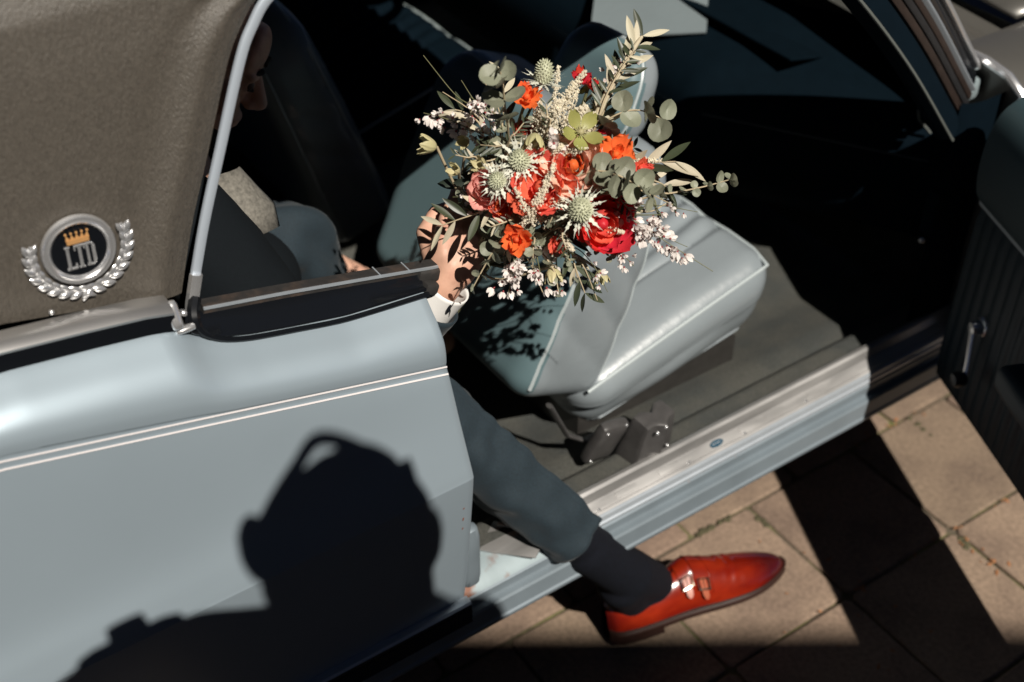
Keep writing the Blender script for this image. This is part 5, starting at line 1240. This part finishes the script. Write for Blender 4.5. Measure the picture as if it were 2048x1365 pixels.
for a_ in (([L(1090, 290, .01), L(1110, 240, .03), L(1128, 205, .035), L(1165, 152, .03)], 420, 22, 'cream astilbe plume at the top'), ([L(1070, 280, .01), L(1072, 240, .03), L(1068, 205, .03)], 260, 18, None), ([L(1080, 285, .02), L(1100, 240, .05), L(1118, 215, .05)], 260, 16, None), ([L(1110, 290, .01), L(1145, 245, .03), L(1165, 225, .03)], 320, 20, None), ([L(1100, 280, .0), L(1106, 190, .0), L(1112, 135, -.01)], 160, 10, None), ([L(1130, 300, .02), L(1170, 265, .03), L(1185, 235, .02)], 220, 18, None),
           ([L(1045, 450, .05), L(1068, 425, .075), L(1092, 365, .08)], 300, 16, 'cream astilbe plume over the coral peony'), ([L(1090, 460, .03), L(1055, 445, .06), L(1035, 470, .05)], 240, 16, None), ([L(1080, 445, .05), L(1110, 425, .07), L(1130, 420, .07)], 160, 14, None), ([L(1080, 330, .05), L(1100, 318, .07), L(1115, 312, .075)], 180, 18, None), ([L(1240, 340, .0), L(1280, 332, .02), L(1330, 330, .01)], 120, 9, None)):
    astilbe(*a_)
# more small sprigs that thicken the bunch
for (u, v, u2, v2, c_) in ((1010, 310, 955, 300, .02), (1000, 330, 940, 330, .0), (1120, 290, 1190, 270, .0), (1200, 400, 1262, 432, .02), (1030, 460, 1000, 520, .02), (1060, 480, 1060, 540, .01), (1090, 480, 1135, 530, .01), (1170, 480, 1215, 520, .0), (1200, 330, 1262, 300, -.01), (960, 380, 915, 395, -.01), (1010, 260, 975, 225, .0), (1140, 255, 1205, 225, -.01)):
    if rb.random() < .5: euc([L(u, v, c_), L((u + u2)/2, (v + v2)/2, c_ + .01), L(u2, v2, c_)], [24, 24, 22, 18, 14])
    else: olive([L(u, v, c_), L((u + u2)/2, (v + v2)/2, c_ + .01), L(u2, v2, c_)], 5, 34, None, .35, .8)
for (u, v, u2, v2) in ((1000, 270, 935, 200), (990, 290, 870, 262), (1190, 450, 1370, 500), (1210, 420, 1390, 430), (1020, 500, 1010, 600), (1140, 500, 1210, 590), (1180, 230, 1262, 110), (1170, 240, 1225, 120), (1000, 420, 900, 400), (990, 440, 905, 430)):
    broom([L(u, v, .0), L((u + u2)/2 + 6, (v + v2)/2 - 6, .012), L(u2, v2, .0)], 7, 13, None, .2, 12, .15, .0007)
for (u, v, u2, v2, c_) in ((1060, 470, 1020, 395, .075), (1110, 480, 1140, 520, .05), (1170, 400, 1215, 385, .07), (1010, 360, 960, 345, .05), (1120, 330, 1165, 320, .085), (1060, 330, 1040, 300, .07), (1200, 470, 1240, 480, .04), (1085, 400, 1100, 350, .085), (960, 420, 925, 405, .02), (1130, 240, 1150, 190, .03)):
    astilbe([L(u, v, c_ - .02), L((u + u2)/2, (v + v2)/2, c_), L(u2, v2, c_)], 60, 9)
for (u, v, u2, v2, c_) in ((1020, 455, 975, 470, .05), (1110, 470, 1125, 515, .05), (1215, 395, 1255, 440, .05), (1010, 300, 1040, 262, .05), (1090, 270, 1085, 225, .05), (1180, 330, 1240, 290, .05), (950, 330, 905, 320, .02)):
    olive([L(u, v, c_ - .01), L((u + u2)/2, (v + v2)/2, c_), L(u2, v2, c_)], 6, 24, None, .3, .9)
# needle-thin bare twigs
for a_, b_ in ((L(985, 280, 0), L(880, 190, 0)), (L(1180, 250, 0), L(1212, 190, 0)), (L(1190, 370, .02), L(1340, 420, .02)), (L(1120, 480, .0), L(1190, 605, -.01)), (L(1010, 470, 0), L(1082, 595, 0)), (L(1000, 260, 0), L(960, 165, 0))):
    k = MB(); k.tube(cr([tuple(a_), tuple(a_.lerp(b_, .5) + Vector((.004, .003, .003))), tuple(b_)], 8), [.0009, .0009, .0008, .0008, .0007, .0006, .0006, .0005], 5); bpart('bare_twig', k, M_TWIG)
# ---- dark filler foliage inside the bunch
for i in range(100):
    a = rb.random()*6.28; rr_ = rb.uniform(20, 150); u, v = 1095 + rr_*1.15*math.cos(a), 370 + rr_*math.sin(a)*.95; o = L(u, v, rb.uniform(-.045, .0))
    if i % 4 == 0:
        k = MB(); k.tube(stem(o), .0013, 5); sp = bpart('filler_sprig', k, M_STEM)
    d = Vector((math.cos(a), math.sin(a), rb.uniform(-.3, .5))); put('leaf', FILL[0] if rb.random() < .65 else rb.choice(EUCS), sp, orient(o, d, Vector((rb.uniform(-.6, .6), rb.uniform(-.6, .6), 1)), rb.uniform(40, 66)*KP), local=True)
# bundle of cut stems below the hand
for i in range(12):
    e_ = BIND + Vector((-.05 + rb.gauss(0, .010), -.05 + rb.gauss(0, .010), -.09 + rb.gauss(0, .012))); st_ = BIND + Vector((rb.gauss(0, .006), rb.gauss(0, .006), rb.gauss(0, .004)))
    k = MB(); k.tube([st_ + (st_ - e_)*.4, st_, e_], .0022, 6); bpart('cut_stem', k, M_STEM)
